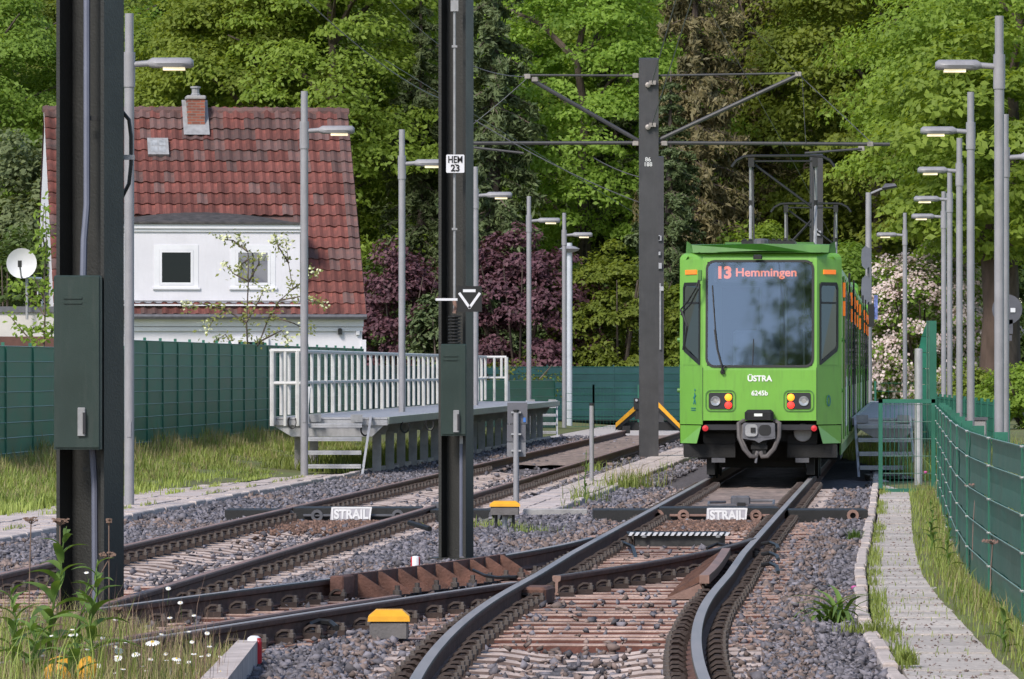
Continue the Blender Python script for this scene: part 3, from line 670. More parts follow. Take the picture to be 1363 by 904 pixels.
def build_tram(label, loc, detailed):
    t=thing('tram',label,'tram',loc,THD,'coupled green tram cars on the right track')
    body=tram_body().build('body',m_tg,t,smooth=35)
    # floor and dark underframe
    mb=MB(); mb.box(-1.1,1.1,.66,LEN-.1,.70,.80); mb.box(-.82,.82,.06,.655,.72,.80); mb.build('floor',m_int_d,t)
    if detailed:
        # corner skirts under the slanting corners
        for s in (-1,1):
            mb=MB(); a=[(s*.86,.02,.785),(s*1.195,.6,.785),(s*1.195,1.5,.785),(s*1.19,1.5,.52),(s*1.19,.6,.52),(s*.93,.06,.52)]
            mb.add(a,[(0,1,4,5),(1,2,3,4)]); mb.build('corner_skirt',m_tg,t)
        # windscreen with its rubber frame
        mb=MB(); o_=rrect(-.80,.80,1.64,3.23,.13); i_=rrect(-.765,.765,1.675,3.195,.10)
        ring(mb,o_,i_,0,0); mb.f=mb.f[:0]; mb.mi=[]
        n=len(o_); mb.v=[(x,nose_y(z)-.014,z) for x,z in o_]+[(x,nose_y(z)-.014,z) for x,z in i_]+[(x,nose_y(z)+.02,z) for x,z in o_]+[(x,nose_y(z)+.02,z) for x,z in i_]
        for i in range(n):
            j=(i+1)%n; mb.f+=[(i,j,n+j,n+i),(n+i,n+j,3*n+j,3*n+i),(j,i,2*n+i,2*n+j)]; mb.mi+=[0]*3
        mb.build('windscreen_frame',m_gasket,t)
        mb=MB(); 
        for x,z in i_: mb.v.append((x,nose_y(z)-.002,z))
        mb.f=[tuple(range(len(i_)))]; mb.mi=[0]; mb.build('windscreen',m_tglass,t)
        for s in (-1,1):
            def sp(tt,z,d=.0):
                zz=nose_y(z); L=sqrt((HW-FW)**2+ND**2); nx,ny=s*ND/L,-(HW-FW)/L
                return (s*(FW+(HW-FW)*tt)+nx*d,zz+(ND-zz)*tt+ny*d,z)
            poly=[(.10,1.68),(.15,1.68),(.80,1.88),(.84,1.95),(.84,2.82),(.78,2.90),(.16,2.90),(.10,2.84)]
            inn=[(.16,1.75),(.18,1.75),(.76,1.93),(.79,1.98),(.79,2.79),(.75,2.85),(.20,2.85),(.16,2.81)]
            n=8; mb=MB(); mb.v=[sp(a,z,.012) for a,z in poly]+[sp(a,z,.012) for a,z in inn]+[sp(a,z,-.02) for a,z in poly]+[sp(a,z,-.02) for a,z in inn]
            for i in range(n):
                j=(i+1)%n; mb.f+=[(i,j,n+j,n+i),(j,i,2*n+i,2*n+j),(n+i,n+j,3*n+j,3*n+i)]; mb.mi+=[0]*3
            fr=mb.build('corner_window',m_gasket,t)
            mb=MB(); mb.v=[sp(a,z,.004) for a,z in inn]; mb.f=[tuple(range(8))]; mb.mi=[0]; mb.build('pane',m_tcorner,fr)
            mb=MB(); mb.add([sp(.16,2.58,.014),sp(.79,2.58,.014),sp(.79,2.61,.014),sp(.16,2.61,.014)],[(0,1,2,3)]); mb.build('glazing_bar',m_gasket,fr)
            # fill the body corner left over by the chamfered window foot
            mb=MB(); mb.add([sp(.15,1.679,.006),sp(.84,1.679,.006),sp(.84,1.96,.006),sp(.80,1.885,.006)],[(0,1,2,3)]); mb.build('window_apron',m_tg,t)
            # blinker
            mb=MB(); mb.add([sp(.25,3.02,.02),sp(.72,3.02,.02),sp(.72,3.085,.02),sp(.25,3.085,.02),sp(.25,3.02,-.01),sp(.72,3.02,-.01),sp(.72,3.085,-.01),sp(.25,3.085,-.01)],[(0,1,2,3),(0,4,5,1),(1,5,6,2),(2,6,7,3),(3,7,4,0)])
            mb.build('blinker',m_or,t)
            # headlight cluster
            cx=s*.575
            mb=MB(); ring(mb,rrect(cx-.225,cx+.225,.99,1.31,.08),rrect(cx-.21,cx+.21,1.005,1.295,.07),-.012,.0)
            hl=mb.build('headlight_cluster',m_tgd,t)
            mb=MB(); pl=rrect(cx-.175,cx+.175,1.03,1.27,.03); mb.prism(pl,'y',-.016,-.001); mb.build('lamp_panel',m_int_d,hl)
            mb=MB(); mb.lathe([(.075,-.03),(.07,-.036),(.055,-.034),(.0,-.022)],(cx+s*.075,0,1.145),16,'y'); mb.build('headlamp',m_glasslamp,hl)
            mb=MB(); mb.lathe([(.055,-.018),(.052,-.03),(.035,-.042),(.0,-.046)],(cx-s*.115,0,1.20),14,'y'); mb.build('amber_lamp',m_or_lit,hl)
            mb=MB(); mb.lathe([(.055,-.018),(.052,-.03),(.035,-.042),(.0,-.046)],(cx-s*.115,0,1.085),14,'y'); mb.build('red_lamp',m_red_lit,hl)
            # small red reflector below
            mb=MB(); mb.lathe([(.02,.1),(.045,.02),(.045,-.0),(.0,-.01)],(s*.80,.0,.745),12,'y'); mb.build('reflector',m_red,t)
            # marker knobs on the body edge
            for zz in (2.05,1.3): mb=MB(); mb.lathe([(.03,-.04),(.035,0),(.02,.02)],(s*1.2,.66,zz),8,'x'); mb.build('side_knob',m_tgd,t)
            # dark boxes of the bogie skirt
            mb=MB(); x0,x1=(-1.13,-.37) if s<0 else (.40,1.13)
            mb.box(x0,x1,.35,1.4,.31,.505); xi=(max(x0,-.84),min(x1,.84)); mb.box(xi[0],xi[1],.36,1.4,.51,.66); mb.build('bogie_box',m_under,t)
            mb=MB(); mb.box(s*.62-.1,s*.62+.1,.36,.42,.235,.305); mb.build('sand_pipe',m_grey,t)
        # roof shroud
        mb=MB(); mb.add([(-1.0,.55,3.30),(1.0,.55,3.30),(1.02,.6,3.46),(0,.48,3.475),(-1.02,.6,3.46),(-1.08,.75,3.47),(1.08,.75,3.47),(-1.04,3,3.34),(1.04,3,3.34),(-1.06,3,3.46),(1.06,3,3.46)],[(0,1,2,3,4),(0,4,5,9,7),(1,8,10,6,2),(4,3,2,6,10,9,5)])
        mb.build('roof_shroud',m_tgd,t)
        for s in (-1,1):
            mb=MB(); mb.add([(s*.98,.56,3.30),(s*1.12,.72,3.28),(s*1.10,.7,3.52),(s*1.03,.6,3.47)],[(0,1,2,3)]); mb.build('shroud_ear',m_tgd,t)
        mb=MB(); mb.box(-.31,.49,1.4,2.9,3.46,3.545); rb=mb.build('roof_resistor',m_blk,t)
        for k in range(9): MB().box(-.29+k*.087,-.25+k*.087,1.39,2.9,3.545,3.57).build('resistor_fin',m_blk,rb)
        mb=MB(); mb.lathe([(.11,0),(.11,.06),(.08,.085),(0,.09)],(0.0,.8,3.47),12); mb.build('roof_horn',m_grey,t)
        mb=MB(); mb.cbox((-.03,.07,3.27),.13,.1,.07,0,.015); mb.build('camera_box',m_blk,t)
        # cab interior
        mb=MB(); mb.quad((-1.1,2.0,.8),(1.1,2.0,.8),(1.1,2.0,3.2),(-1.1,2.0,3.2)); mb.quad((-1.1,.6,3.22),(1.1,.6,3.22),(1.1,2,3.22),(-1.1,2,3.22)); mb.build('cab_partition',m_int,t)
        mb=MB(); mb.box(-.62,-.05,1.9,1.98,1.3,2.85); mb.build('cab_door',m_int_d,t); mb=MB(); mb.box(.25,1.0,1.9,1.98,1.5,3.0); mb.build('cab_window',m_int_d,t)
        for q in (.35,.62,.85): MB().tube([(q,1.8,1.3),(q,1.8,3.1)],.018,6).build('grab_pole',m_galv,t)
        mb=MB(); mb.cbox((-.1,.45,1.5),1.5,.5,.3,0,.05); mb.build('dashboard',m_int_d,t)
        mb=MB(); mb.cbox((-.2,1.35,1.75),.46,.12,.9,.1,.04); mb.cbox((-.2,1.15,1.35),.46,.46,.14,.1,.04); mb.build('driver_seat',m_int,t)
        mb=MB(); mb.lathe([(.0,-.12),(.09,-.08),(.12,0),(.09,.08),(0,.12)],(.66,.5,2.3),12); mb.build('fan',m_int_d,t)
        # destination display
        dd=MB().box(-.68,.66,.25,.35,2.90,3.19).build('destination_display',m_int_d,t)
        lettering('line_number','13',.235,m_led,dd,(-.535,.235,3.035),bold=.012,xs=1.0)
        lettering('destination',"Hemmingen",.17,m_led,dd,(.09,.235,3.04),bold=.004,xs=1.1)
        # wipers
        def wiper(name,p,parts):
            mb=MB()
            for pts,r in parts: mb.tube([(x,nose_y(z)-d,z) for x,z,d in pts],r,5)
            mb.build(name,m_blk,t)
        wiper('wiper',0,[([(-.545,1.575,.05),(-.56,1.68,.06),(-.625,1.92,.05),(-.66,2.2,.045)],.018),([(-.70,2.85,.03),(-.665,2.35,.035),(-.64,2.0,.035),(-.58,1.78,.035)],.011),([(-.5,1.67,.04),(-.54,1.61,.05)],.012)])
        wiper('wiper',0,[([(-.105,1.68,.03),(-.095,1.9,.03),(-.09,2.06,.03)],.008)])
        MB().lathe([(.03,-.05),(.04,0)],(-.545,0,1.575),8,'y').build('wiper_spindle',m_blk,t)
        # mirror arm on the left corner
        mb=MB(); mb.cbox((-.88,-.0,3.0),.06,.1,.16,0,.01); mb.build('arm_bracket',m_tgd,t)
        mb=MB(); mb.tube([(-.9,-.05,2.93),(-.93,-.05,2.82),(-1.06,.1,2.62),(-1.17,.2,2.5)],.012,5); mb.tube([(-.88,-.05,2.93),(-.9,-.06,2.8),(-1.02,.1,2.58),(-1.17,.22,2.42)],.012,5)
        mb.tube([(-1.17,.2,2.5),(-1.07,.1,2.25),(-1.13,.15,1.9)],.02,5); mb.build('mirror_arm',m_blk,t)
        # gangway edge plates by the side mirror: orange door lamps
        # coupler
        mb=MB(); mb.prism(rrect(-.235,.235,.62,.83,.03),'y',-.42,-.30); mb.prism([(-.24,.70),(.24,.70),(.24,.60),(.06,.57),(0,.535),(-.06,.57),(-.24,.60)],'y',-.415,-.36)
        cp=mb.build('coupler',m_grey,t,smooth=30)
        mb=MB(); mb.cbox((0,-.2,.945),.42,.42,.15,0,.04); mb.build('coupler_cover',m_under,cp)
        MB().box(-.07,.05,-.418,-.409,.925,.965).build('plate',m_print,cp)
        mb=MB(); mb.prism(rrect(-.2,-.02,.63,.81,.05),'y',-.45,-.425); mb.build('coupler_cone',m_galv_d,cp)
        mb=MB(); mb.prism(rrect(.0,.18,.64,.80,.06),'y',-.424,-.418); mb.build('coupler_pocket',m_blk,cp)
        MB().box(-.12,-.05,-.47,-.45,.69,.76).build('coupler_pin',m_blk,cp)
        mb=MB(); mb.box(-.1,.1,-.3,.6,.36,.62); mb.box(-.12,.12,-.32,-.2,.44,.5); mb.build('coupler_shank',m_under,cp)
        for s in (-1,1):
            mb=MB(); mb.tube([(s*.22,-.25,.86),(s*.30,-.3,.82),(s*.29,-.34,.62),(s*.22,-.36,.45),(s*.12,-.36,.34),(s*.05,-.33,.33),(s*.02,-.3,.40)],.035,7); mb.build('coupler_hose',m_hose,cp,smooth=True)
        MB().tube([(-.24,-.3,.8),(-.25,-.36,.6),(-.17,-.36,.42)],.018,6).build('coupler_hose',m_hose,cp,smooth=True)
        MB().tube([(-.02,-.32,.4),(-.05,-.34,.24)],.02,6).build('coupler_chain',m_grey,cp)
        mb=MB(); mb.lathe([(.13,0),(.14,.03),(.12,.05),(0,.05)],(.63,.3,.68),14,'y'); mb.build('signal_horn',m_galv_d,t)
        # lettering
        lettering('lettering','ÜSTRA',.118,m_print,t,(.0,-.006,1.475),bold=.004,xs=1.0)
        lettering('fleet_number','6245b',.098,m_print,t,(.0,-.006,1.26),bold=.003)
        L=sqrt((HW-FW)**2+ND**2); ang=atan2(ND,HW-FW)
        for s in (1,):
            mb=MB(); ring(mb,[(.055*cos(a),.085*sin(a)) for a in np.linspace(0,2*pi,14,False)],[(.035*cos(a),.062*sin(a)) for a in np.linspace(0,2*pi,14,False)],-.004,.0)
            o=mb.build('emblem',m_teal,t); o.location=(s*(FW+.45*(HW-FW)-.05*0)+.01,ND*.45-.008,1.15); o.rotation_euler=(0,0,ang)
            for k,wd in enumerate((.06,.04,.07)):
                o=MB().box(.12,.12+wd,-.004,0,-.01,.01).build('small_print',m_teal,t); o.location=(FW+.62*(HW-FW)-.06,ND*.62-.06-.01,1.2-k*.05); o.rotation_euler=(0,0,ang)
        mb=MB(); mb.tube([(0,0,.13),(.0,0,.06),(.03,0,0)],.012,4); mb.tube([(0,0,.06),(-.035,0,0)],.012,4); mb.tube([(-.04,0,.07),(.04,0,.1)],.01,4); mb.lathe([(.0,-.02),(.02,0),(0,.02)],(0.01,0,.16),6)
        o=mb.build('emblem',m_teal,t); o.location=(-(FW+.35*(HW-FW)),ND*.35-.012,1.1); o.rotation_euler=(0,0,-ang); o.scale=(1,.3,1.3)
        for k in (0,1):
            o=MB().box(-.07,.07,-.004,0,-.006,.006).build('small_print',m_teal,t); o.location=(-(FW+.4*(HW-FW)),ND*.4-.008,1.04-k*.03); o.rotation_euler=(0,0,-ang)
        # wheels of the first bogie
        for s in (-1,1):
            for yy in (1.9,3.7):
                mb=MB(); mb.lathe([(.30,-.06),(.33,-.05),(.33,.05),(.36,.055),(.36,.08),(.3,.085)],(s*.76,yy,.33),18,'x'); mb.build('wheel',m_under,t)
            MB().box(s*.74-.06,s*.74+.06,.55,.75,.05,.5).build('rail_guard',m_under,t)
        mb=MB(); mb.box(-1.1,1.1,1.2,5,.30,.7); mb.box(-.64,.64,1.5,5.5,.14,.32); mb.box(-1.12,1.12,5.6,9,.2,.6); mb.build('underframe',m_under,t)
        mb=MB(); mb.box(-.85,.85,.4,.6,.55,.87); mb.build('buffer_beam',m_under,t)
    else:
        mb=MB(); mb.box(-1.1,1.1,1.0,LEN-1,.28,.7); mb.build('underframe',m_under,t)
    for s in (-1,1):
        MB().box(s*.838-.004,s*.838+.004,-.004,.004,.87,1.64).build('panel_seam',m_gasket,t)
    MB().box(-.80,.80,-.004,.004,1.375,1.381).build('panel_seam',m_tgd,t) if False else None
    # side skirts
    for s in (-1,1):
        mb=MB(); mb.box(s*1.17-.012,s*1.17+.012,1.5,LEN-.3,.33,.62); mb.build('side_skirt',m_under if s<0 else m_tgd,t)
    # side windows, doors, orange door lamps along both sides
    ybase=[2.2+i*5.55 for i in range(5)]
    for s in (-1,1):
        X=s*(HW+.004)
        def slab(name,y0,y1,z0,z1,mat,th=.012,par=t,x=X):
            a,b=(x,x+s*th) if s>0 else (x+s*th,x); return MB().box(a,b,y0,y1,z0,z1).build(name,mat,par)
        for i,yb in enumerate(ybase):
            d=slab('door',yb,yb+1.3,.56,3.02,m_tgd if False else m_tg,.02)
            for k in (0,1): 
                slab('door_pane',yb+.07+k*.62,yb+.6+k*.62,1.35,2.85,m_tsideglass,.012,d,x=s*(HW+.025))
            slab('door_gap',yb+.64,yb+.66,.6,2.98,m_gasket,.01,d,x=s*(HW+.025))
            if i in (0,2,3,4): slab('door_lamp',yb-.2,yb-.1,2.42,2.64,m_or,.035); slab('door_lamp',yb-.2,yb-.1,2.70,2.92,m_or,.035)
            y=yb+1.65
            for k in range(2 if i<4 else 0):
                w_=slab('side_window',y,y+1.7,1.62,2.86,m_gasket,.01)
                slab('pane',y+.06,y+1.64,1.68,2.38,m_tsideglass,.008,w_,x=s*(HW+.015)); slab('vent_pane',y+.06,y+1.64,2.42,2.8,m_tsideglass,.008,w_,x=s*(HW+.015))
                y+=1.82
            if i<4:
                slab('advert_panel',yb+1.6,yb+5.2,.72,1.5,m_poster if i%2==0 else m_poster2,.006)
        for k in range(2): slab('articulation_bellows',9.6+k*7.6,10.1+k*7.6,.6,3.2,m_under,.03)
    # roof equipment and pantograph
    MB().box(-.7,.7,6,11,3.36,3.62).build('roof_box',m_tgd,t)
    p=MB()
    py=16.0
    p.box(-.6,.6,py-.6,py+.6,3.5,3.58); 
    base=p.build('pantograph',m_blk,t)
    def bar(name,pts,r,m=m_galv_d,n=6): MB().tube(pts,r,n).build(name,m,base)
    for s in (-1,1):
        bar('frame_tube',[(s*.56,py-.55,3.58),(s*.57,py+.0,4.5)],.03,m_galv_d); bar('frame_tube',[(s*.57,py,4.5),(s*.57,py-.1,5.28)],.026,m_galv_d)
        bar('frame_rod',[(s*.50,py-.4,3.58),(s*.54,py-.05,5.25)],.018,m_blk)
        mb=MB(); mb.cbox((s*.57,py,4.5),.07,.07,.16); mb.build('frame_joint',m_blk,base)
        mb=MB(); mb.cbox((s*.56,py-.1,5.24),.1,.12,.16); mb.build('head_spring',m_blk,base)
    bar('diagonal_brace',[(-.50,py,5.2),(.55,py+.05,4.42)],.022,m_blk); bar('diagonal_brace',[(.56,py,4.3),(-.05,py-.4,3.62)],.022,m_blk)
    bar('cross_tube',[(-.57,py-.1,5.26),(.57,py-.1,5.26)],.018,m_blk)
    bar('contact_strip',[(-.90,py-.1,5.16),(-.82,py-.1,5.27),(-.68,py-.1,5.345),(-.5,py-.1,5.355),(.5,py-.1,5.355),(.68,py-.1,5.345),(.82,py-.1,5.27),(.90,py-.1,5.16)],.026,m_blk)
    return t
m_glasslamp=M('headlamp_glass',(.35,.36,.38),.15,.5,.3,14)
TRAM=build_tram('front green tram car with destination 13 Hemmingen',(TX,TY,0),True)
d=LEN+1.1; build_tram('second green tram car coupled behind the front one, mostly hidden',(TX+d*sin(-THD),TY+d*cos(THD),0),False)
# ================================================================ lamp posts
def lamp_proto(loc,label,h,rad=.069,side=1,arm=.30,group='lamp posts along the platforms'):
    t=thing('lamp_post',label,'lamp post',loc,0 if side>0 else pi,group)
    MB().tube([(0,0,0),(0,0,h-.95)],rad*.93,12).build('post',m_lamp,t,smooth=50)
    MB().tube([(0,0,h-.95),(0,0,h-.5)],rad*1.12,12).build('sleeve',m_lamp,t,smooth=50)
    MB().tube([(0,0,h-.5),(0,0,h)],rad*.82,12).build('post_top',m_lamp,t,smooth=50)
    MB().tube([(.04,0,h-.66),(arm,0,h-.64)],.04,8).build('arm',m_lamp,t,smooth=50)
    mb=MB(); 
    prof=[(arm-.06,0,.05),(arm+.0,.0,.09),(arm+.08,0.0,.12),(arm+.36,.0,.15),(arm+.49,.0,.12),(arm+.53,0,.07)]
    n=10; vs=[];fs=[]
    for i,(x,_,wd) in enumerate(prof):
        hh=.055 if 0<i<5 else .03
        for k in range(n):
            a=2*pi*k/n; vs.append((x,wd*cos(a),h-.655+max(-.06,hh*sin(a)*1.4)+.01))
    for i in range(5):
        for k in range(n): j=(k+1)%n; fs.append((i*n+k,i*n+j,(i+1)*n+j,(i+1)*n+k))
    fs+=[tuple(range(n)),tuple(50+k for k in range(n))]
    mb.add(vs,fs); hd=mb.build('lamp_head',m_lamp,t,smooth=45)
    MB().box(arm+.14,arm+.42,-.08,.08,h-.735,h-.695).build('diffuser',m_lamplit,hd)
    MB().cbox((0,-rad*.9,1.0),.05,.02,.2).build('service_door',m_lamp,t)
    return t
LH=6.37
L_left=[(172,73.5,'tall grey lamp post with head to the right just right of the nearest black mast'),(405,94,'grey lamp post at the near steps of the left platform'),(535,109,'grey lamp post on the left platform seen left of the second mast'),(633,129,'grey lamp post on the left platform half hidden by the second mast'),(704,151,'grey lamp post before the copper bush near the end of the left platform'),(751,167,'far grey lamp post standing by the bluish fence beside the older lamp')]
proto=None
for px,Y,lab in L_left:
    if proto is None: o=proto=lamp_proto((0,0,0),lab,LH)
    else: o=copy_tree(proto)
    x,y,_=at(px,Y); place(o,(x,y,-.16),lab,0)
L_right=[(1330,74,'tallest looking grey lamp post at the right edge, nearest on the right'),(1292,94.3,'second grey lamp post from the right edge, head over the path'),(1277,113,'third grey lamp post from the right, in the right hand row'),(1264,132,'fourth grey lamp post from the right, slimmer and farther off'),(1256,147,'fifth grey lamp post from the right, partly behind the fourth'),(1204.5,167,'slim far lamp post at the far end of the right platform before the white blossom')]
for px,Y,lab in L_right:
    o=copy_tree(proto); x,y,_=at(px,Y); place(o,(x,y,-.16),lab,pi)
o=copy_tree(proto); x,y,_=at(1337.5,86); place(o,(x,y,-.9),'grey lamp post hidden behind the rightmost one, its arm pointing right',0)
# street lamps of another kind
t=thing('street_lamp','grey street lamp with a tilted head beside the rear of the tram','street lamp',(*at(1156,152)[:2],-.16))
MB().tube([(0,0,0),(0,0,4.2),(0,0,6.5)],[.10,.085,.075],10).build('post',m_lamp,t,smooth=50)
MB().tube([(0,0,6.45),(.3,0,6.58),(.42,0,6.62)],.03,6).build('arm',m_lamp,t)
mb=MB(); mb.add([(.35,-.1,6.62),(.75,-.06,6.68),(.78,0,6.64),(.75,.06,6.68),(.35,.1,6.62),(.45,-.06,6.74),(.7,-.03,6.74),(.7,.03,6.74),(.45,.06,6.74),(.4,0,6.56)],[(0,1,6,5),(1,2,6),(2,7,6),(2,3,7),(3,4,8,7),(5,6,7,8),(0,5,8,4),(0,9,1),(1,9,2),(2,9,3),(3,9,4),(4,9,0)])
mb.build('lamp_head',M('lamp_head_dark',(.09,.09,.11),.5,0,.1,4),t)
t2=thing('street_lamp','pale post with a round flat lamp just right of a far left lamp post','street lamp',(*at(758,172)[:2],-.16))
MB().tube([(0,0,0),(0,0,5.6)],.085,10).build('post',M('post_pale_blue',(.5,.53,.58),.45,0,.1,3),t2,smooth=50)
MB().lathe([(.06,5.3),(.26,5.36),(.32,5.42),(.2,5.48),(.05,5.52)],(0,0,0),14).build('lamp_head',m_lamp,t2,smooth=40)
# signal heads seen edge-on on the street lamp beside the tram
t3=thing('signal_mirror','grey round passenger mirrors on the lamp beside the tram','mirror',(*at(1152,151)[:2],-.16))
for z0,z1 in ((4.42,5.06),(3.5,4.28)):
    mb=MB(); pts=[(.0,z0),(.12,z0+.1),(.14,(z0+z1)/2),(.12,z1-.1),(.0,z1),(-.1,z1-.1),(-.12,(z0+z1)/2),(-.1,z0+.1)]
    mb.prism(pts,'y',-.12,-.06); mb.build('mirror_disc',M('signal_grey',(.12,.13,.16),.5,0,.1,4),t3)
mb=MB(); mb.prism(rrect(.0,.22,2.9,3.5,.05),'y',-.14,-.04); mb.build('signal_box',m_blk,t3)
mb=MB(); mb.prism(rrect(.22,.32,3.1,3.75,.02),'y',-.1,-.09); mb.build('info_plate',M('plate_blue',(.12,.16,.4),.5,0,.6,16),t3)
MB().tube([(.08,0.03,2.9),(.08,.03,5.0)],.03,6).build('bracket',m_grey,t3)

# ================================================================ catenary masts
def hmast(loc,label,wd,dp,h,rz):
    t=thing('catenary_mast',label,'mast',loc,rz,'steel catenary masts')
    tf=.028
    mb=MB()
    for s in (-1,1): mb.cbox((s*(wd/2-tf/2),0,h/2),tf,dp,h)
    mb.build('flange',m_steel_dark,t)
    MB().cbox((0,0.05,h/2),wd-2*tf,.02,h).build('web',m_steel_dark,t)
    MB().cbox((0,0,.03),wd+.16,dp+.12,.05).build('base_plate',m_steel_dark,t)
    return t
m1=hmast((*at(120,40.6)[:2],-.2),'nearest black H-section mast at the left edge carrying a large dark green cabinet',.385,.3,9,-radians(24))
m2=hmast((*at(607,52.3)[:2],-.17),'black H-section mast left of centre carrying the HEM 23 plate',.262,.24,9,-radians(17))
def cabinet(parent_loc,label,cx,y,z0,z1,wd,dp,rz,hp):
    t=thing('switch_cabinet',label,'cabinet',parent_loc,rz)
    h=z1-z0
    MB().cbox((0,0,h/2),wd,dp,h,0,.01).build('housing',m_cab,t)
    d=MB().cbox((0,-dp/2-.006,h/2),wd-.02,.012,h-.03).build('door',m_cab,t)
    mb=MB(); mb.cbox((wd*.1,-dp/2-.022,h*.16),.055,.018,.2,0,.005); mb.build('handle',m_galv_d,d)
    MB().cbox((wd*.1+.02,-dp/2-.035,h*.16-.01),.02,.014,.15).build('handle_lever',m_int_d,d)
    for k in (0,1): MB().cbox((-.03,-dp/2-.016,h*.87-k*.035),.13,.01,.012).build('vent_slot',m_cab,d)
    return t
Y1=40.6; z1b=zpx(598,Y1-.25)
cabinet((at(104,Y1-.3)[0],Y1-.3,z1b),'large dark green switch cabinet on the nearest mast',0,0,0,zpx(367,Y1-.25)-z1b,.33,.2,0,0)
Y2=52.3; z2b=zpx(580,Y2-.25)
cabinet((at(604,Y2-.26)[0],Y2-.26,z2b),'smaller dark green cabinet on the mast with the HEM 23 plate',0,0,0,zpx(458,Y2-.25)-z2b,.235,.2,0,0)
# conduits and rods on the masts
t=thing('conduit','blue-grey cable conduit running up the nearest mast','conduit',(at(116,40.5)[0],40.5,-.2))
mb=MB(); mb.tube([(.06,-.02,0.05),(.055,-.02,1.0),(.04,-.06,1.3),(.03,-.08,z1b+.3)],.024,8); mb.build('lower_pipe',m_pipe,t,smooth=True)
mb=MB(); zt=zpx(367,Y1)+.2; mb.tube([(-.02,-.12,zt-.05),(-.015,-.1,zt+.25),(.0,-.03,zt+.5),(0,-.02,8.8)],.024,8); mb.build('upper_pipe',m_pipe,t,smooth=True)
for z in (1.1,3.6,5.0): MB().cbox((.02,0,z),.1,.04,.03).build('pipe_clip',m_blk,t)
t=thing('conduit','thin grey cable conduit at the foot of the HEM 23 mast','conduit',(at(614,52.2)[0],52.2,-.17))
MB().tube([(0,-.03,.02),(0,-.03,z2b+.2)],.018,7).build('pipe',m_pipe,t,smooth=True)
MB().cbox((0,-.04,1.15),.03,.05,.1).build('clamp',m_galv,t)
t=thing('control_rod','slim vertical rod with black ribbed insulator on the HEM 23 mast','control rod',(at(605,52.0)[0],52.0,zpx(458,52)))
zz=zpx(458,52)
MB().tube([(0,0,zpx(418,52)-zz),(0,0,9-zz)],.012,6).build('rod',m_galv_d,t)
mb=MB(); prof=[]
for k in range(9): z=.0+k*.03; prof+=[(.03,z),(.058,z+.006),(.058,z+.016),(.03,z+.022)]
mb.lathe(prof,(0,0,0),12); mb.build('insulator',m_black,t)
for py in (62,305): MB().cbox((0,0,zpx(py,52)-zz),.05,.04,.02).build('rod_guide',m_galv_d,t)
mb=MB(); mb.cbox((0,0,zpx(8,52)-zz),.07,.06,.1); mb.build('rod_joint',m_galv_d,t)
mb=MB(); mb.tube([(0,0,.28),(.01,0,.34),(0,0,.4)],.02,6); mb.build('rod_eye',m_rust_top,t)
# cable looped at the right side of the nearest mast
t=thing('earth_cable','black cable loop clamped to the right flange of the nearest mast','cable',(at(166,40.8)[0],40.8,zpx(215,40.8)))
MB().tube([(-.02,0,-.26),(.03,0,-.16),(.045,0,-.02),(.045,0,.18),(.03,0,.3),(-.02,0,.36)],.014,6).build('cable',m_rubber,t,smooth=True)
MB().cbox((.03,0,.03),.08,.05,.035).build('clamp',m_galv,t)
# plates on the second mast
m_blackplate=M('sign_black',(.012,.012,.013),.45,0,.05,3)
t=thing('mast_plate','white square plate reading HEM 23 on the black mast','sign',(at(606,51.95)[0],51.95,zpx(218,51.95)))
mb=MB(); mb.prism(rrect(-.083,.083,-.083,.083,.01),'y',-.006,.006); mb.build('plate',m_white2,t)
lettering('lettering','HEM',.088,m_blackplate,t,(0,-.008,.036),bold=.001,xs=.78); lettering('number','23',.085,m_blackplate,t,(0,-.008,-.042),bold=.002)
lettering('dash','-',.05,m_blackplate,t,(0,-.008,.0))
t=thing('triangle_sign','square black sign with a white downward triangle on the black mast','sign',(at(625,51.9)[0],51.9,zpx(398,51.9)))
MB().cbox((0,0,0),.225,.012,.235,0,0).build('plate',m_blackplate,t)
mb=MB()
def seg(a,b,w_):
    d=(Vector(b)-Vector(a)).normalized(); n=Vector((-d.y,d.x))*w_/2; q=[Vector(a)+n,Vector(b)+n,Vector(b)-n,Vector(a)-n]; mb.add([(p.x,-.009,p.y) for p in q],[(0,1,2,3)])
seg((-.095,.055),(.004,-.085),.024); seg((.095,.055),(-.004,-.085),.024); seg((-.06,.075),(.055,.075),.026); mb.build('triangle',m_white2,t)
MB().cbox((-.21,0,-.005),.2,.02,.022).build('bracket',m_white2,t)
# slate grey box masts in the middle, with cantilever tubes
def boxmast(loc,label,wd,dp,h,arms=None):
    t=thing('catenary_mast',label,'mast',loc,0,'steel catenary masts')
    mb=MB(); pr=[(-dp/2,0),(dp/2,0),(dp/2,h-.05)]+[(dp/2*cos(a),h-.18+.18*sin(a)) for a in np.linspace(.35,pi-.35,7)]+[(-dp/2,h-.05)]
    mb.prism(pr,'x',-wd/2,wd/2); mb.build('post',m_mast_far,t)
    return t
YM=113.0; xm=at(863.5,YM)[0]; SM=F/YM
bm=boxmast((xm,YM,-.12),'slate grey box mast in the centre with two cantilever arms',.38,.4,zpx(77,YM)+.12)
def arm(name,pts,r,mat=m_galv_d): MB().tube([((px-863.5)/SM,dy,zpx(py,YM)+.12) for px,py,dy in pts],r,8).build(name,mat,bm,smooth=True)
arm('upper_tie',[(850,101,-.1),(697,100.5,-.1)],.022,m_mast_far); arm('upper_tie',[(876,101,-.1),(1066,98,-.1)],.022,m_mast_far)
arm('diagonal_tube',[(850,188,-.1),(708,107,-.1)],.042,m_mast_far); arm('diagonal_tube',[(876,187,-.1),(1063,100,-.1)],.042,m_mast_far)
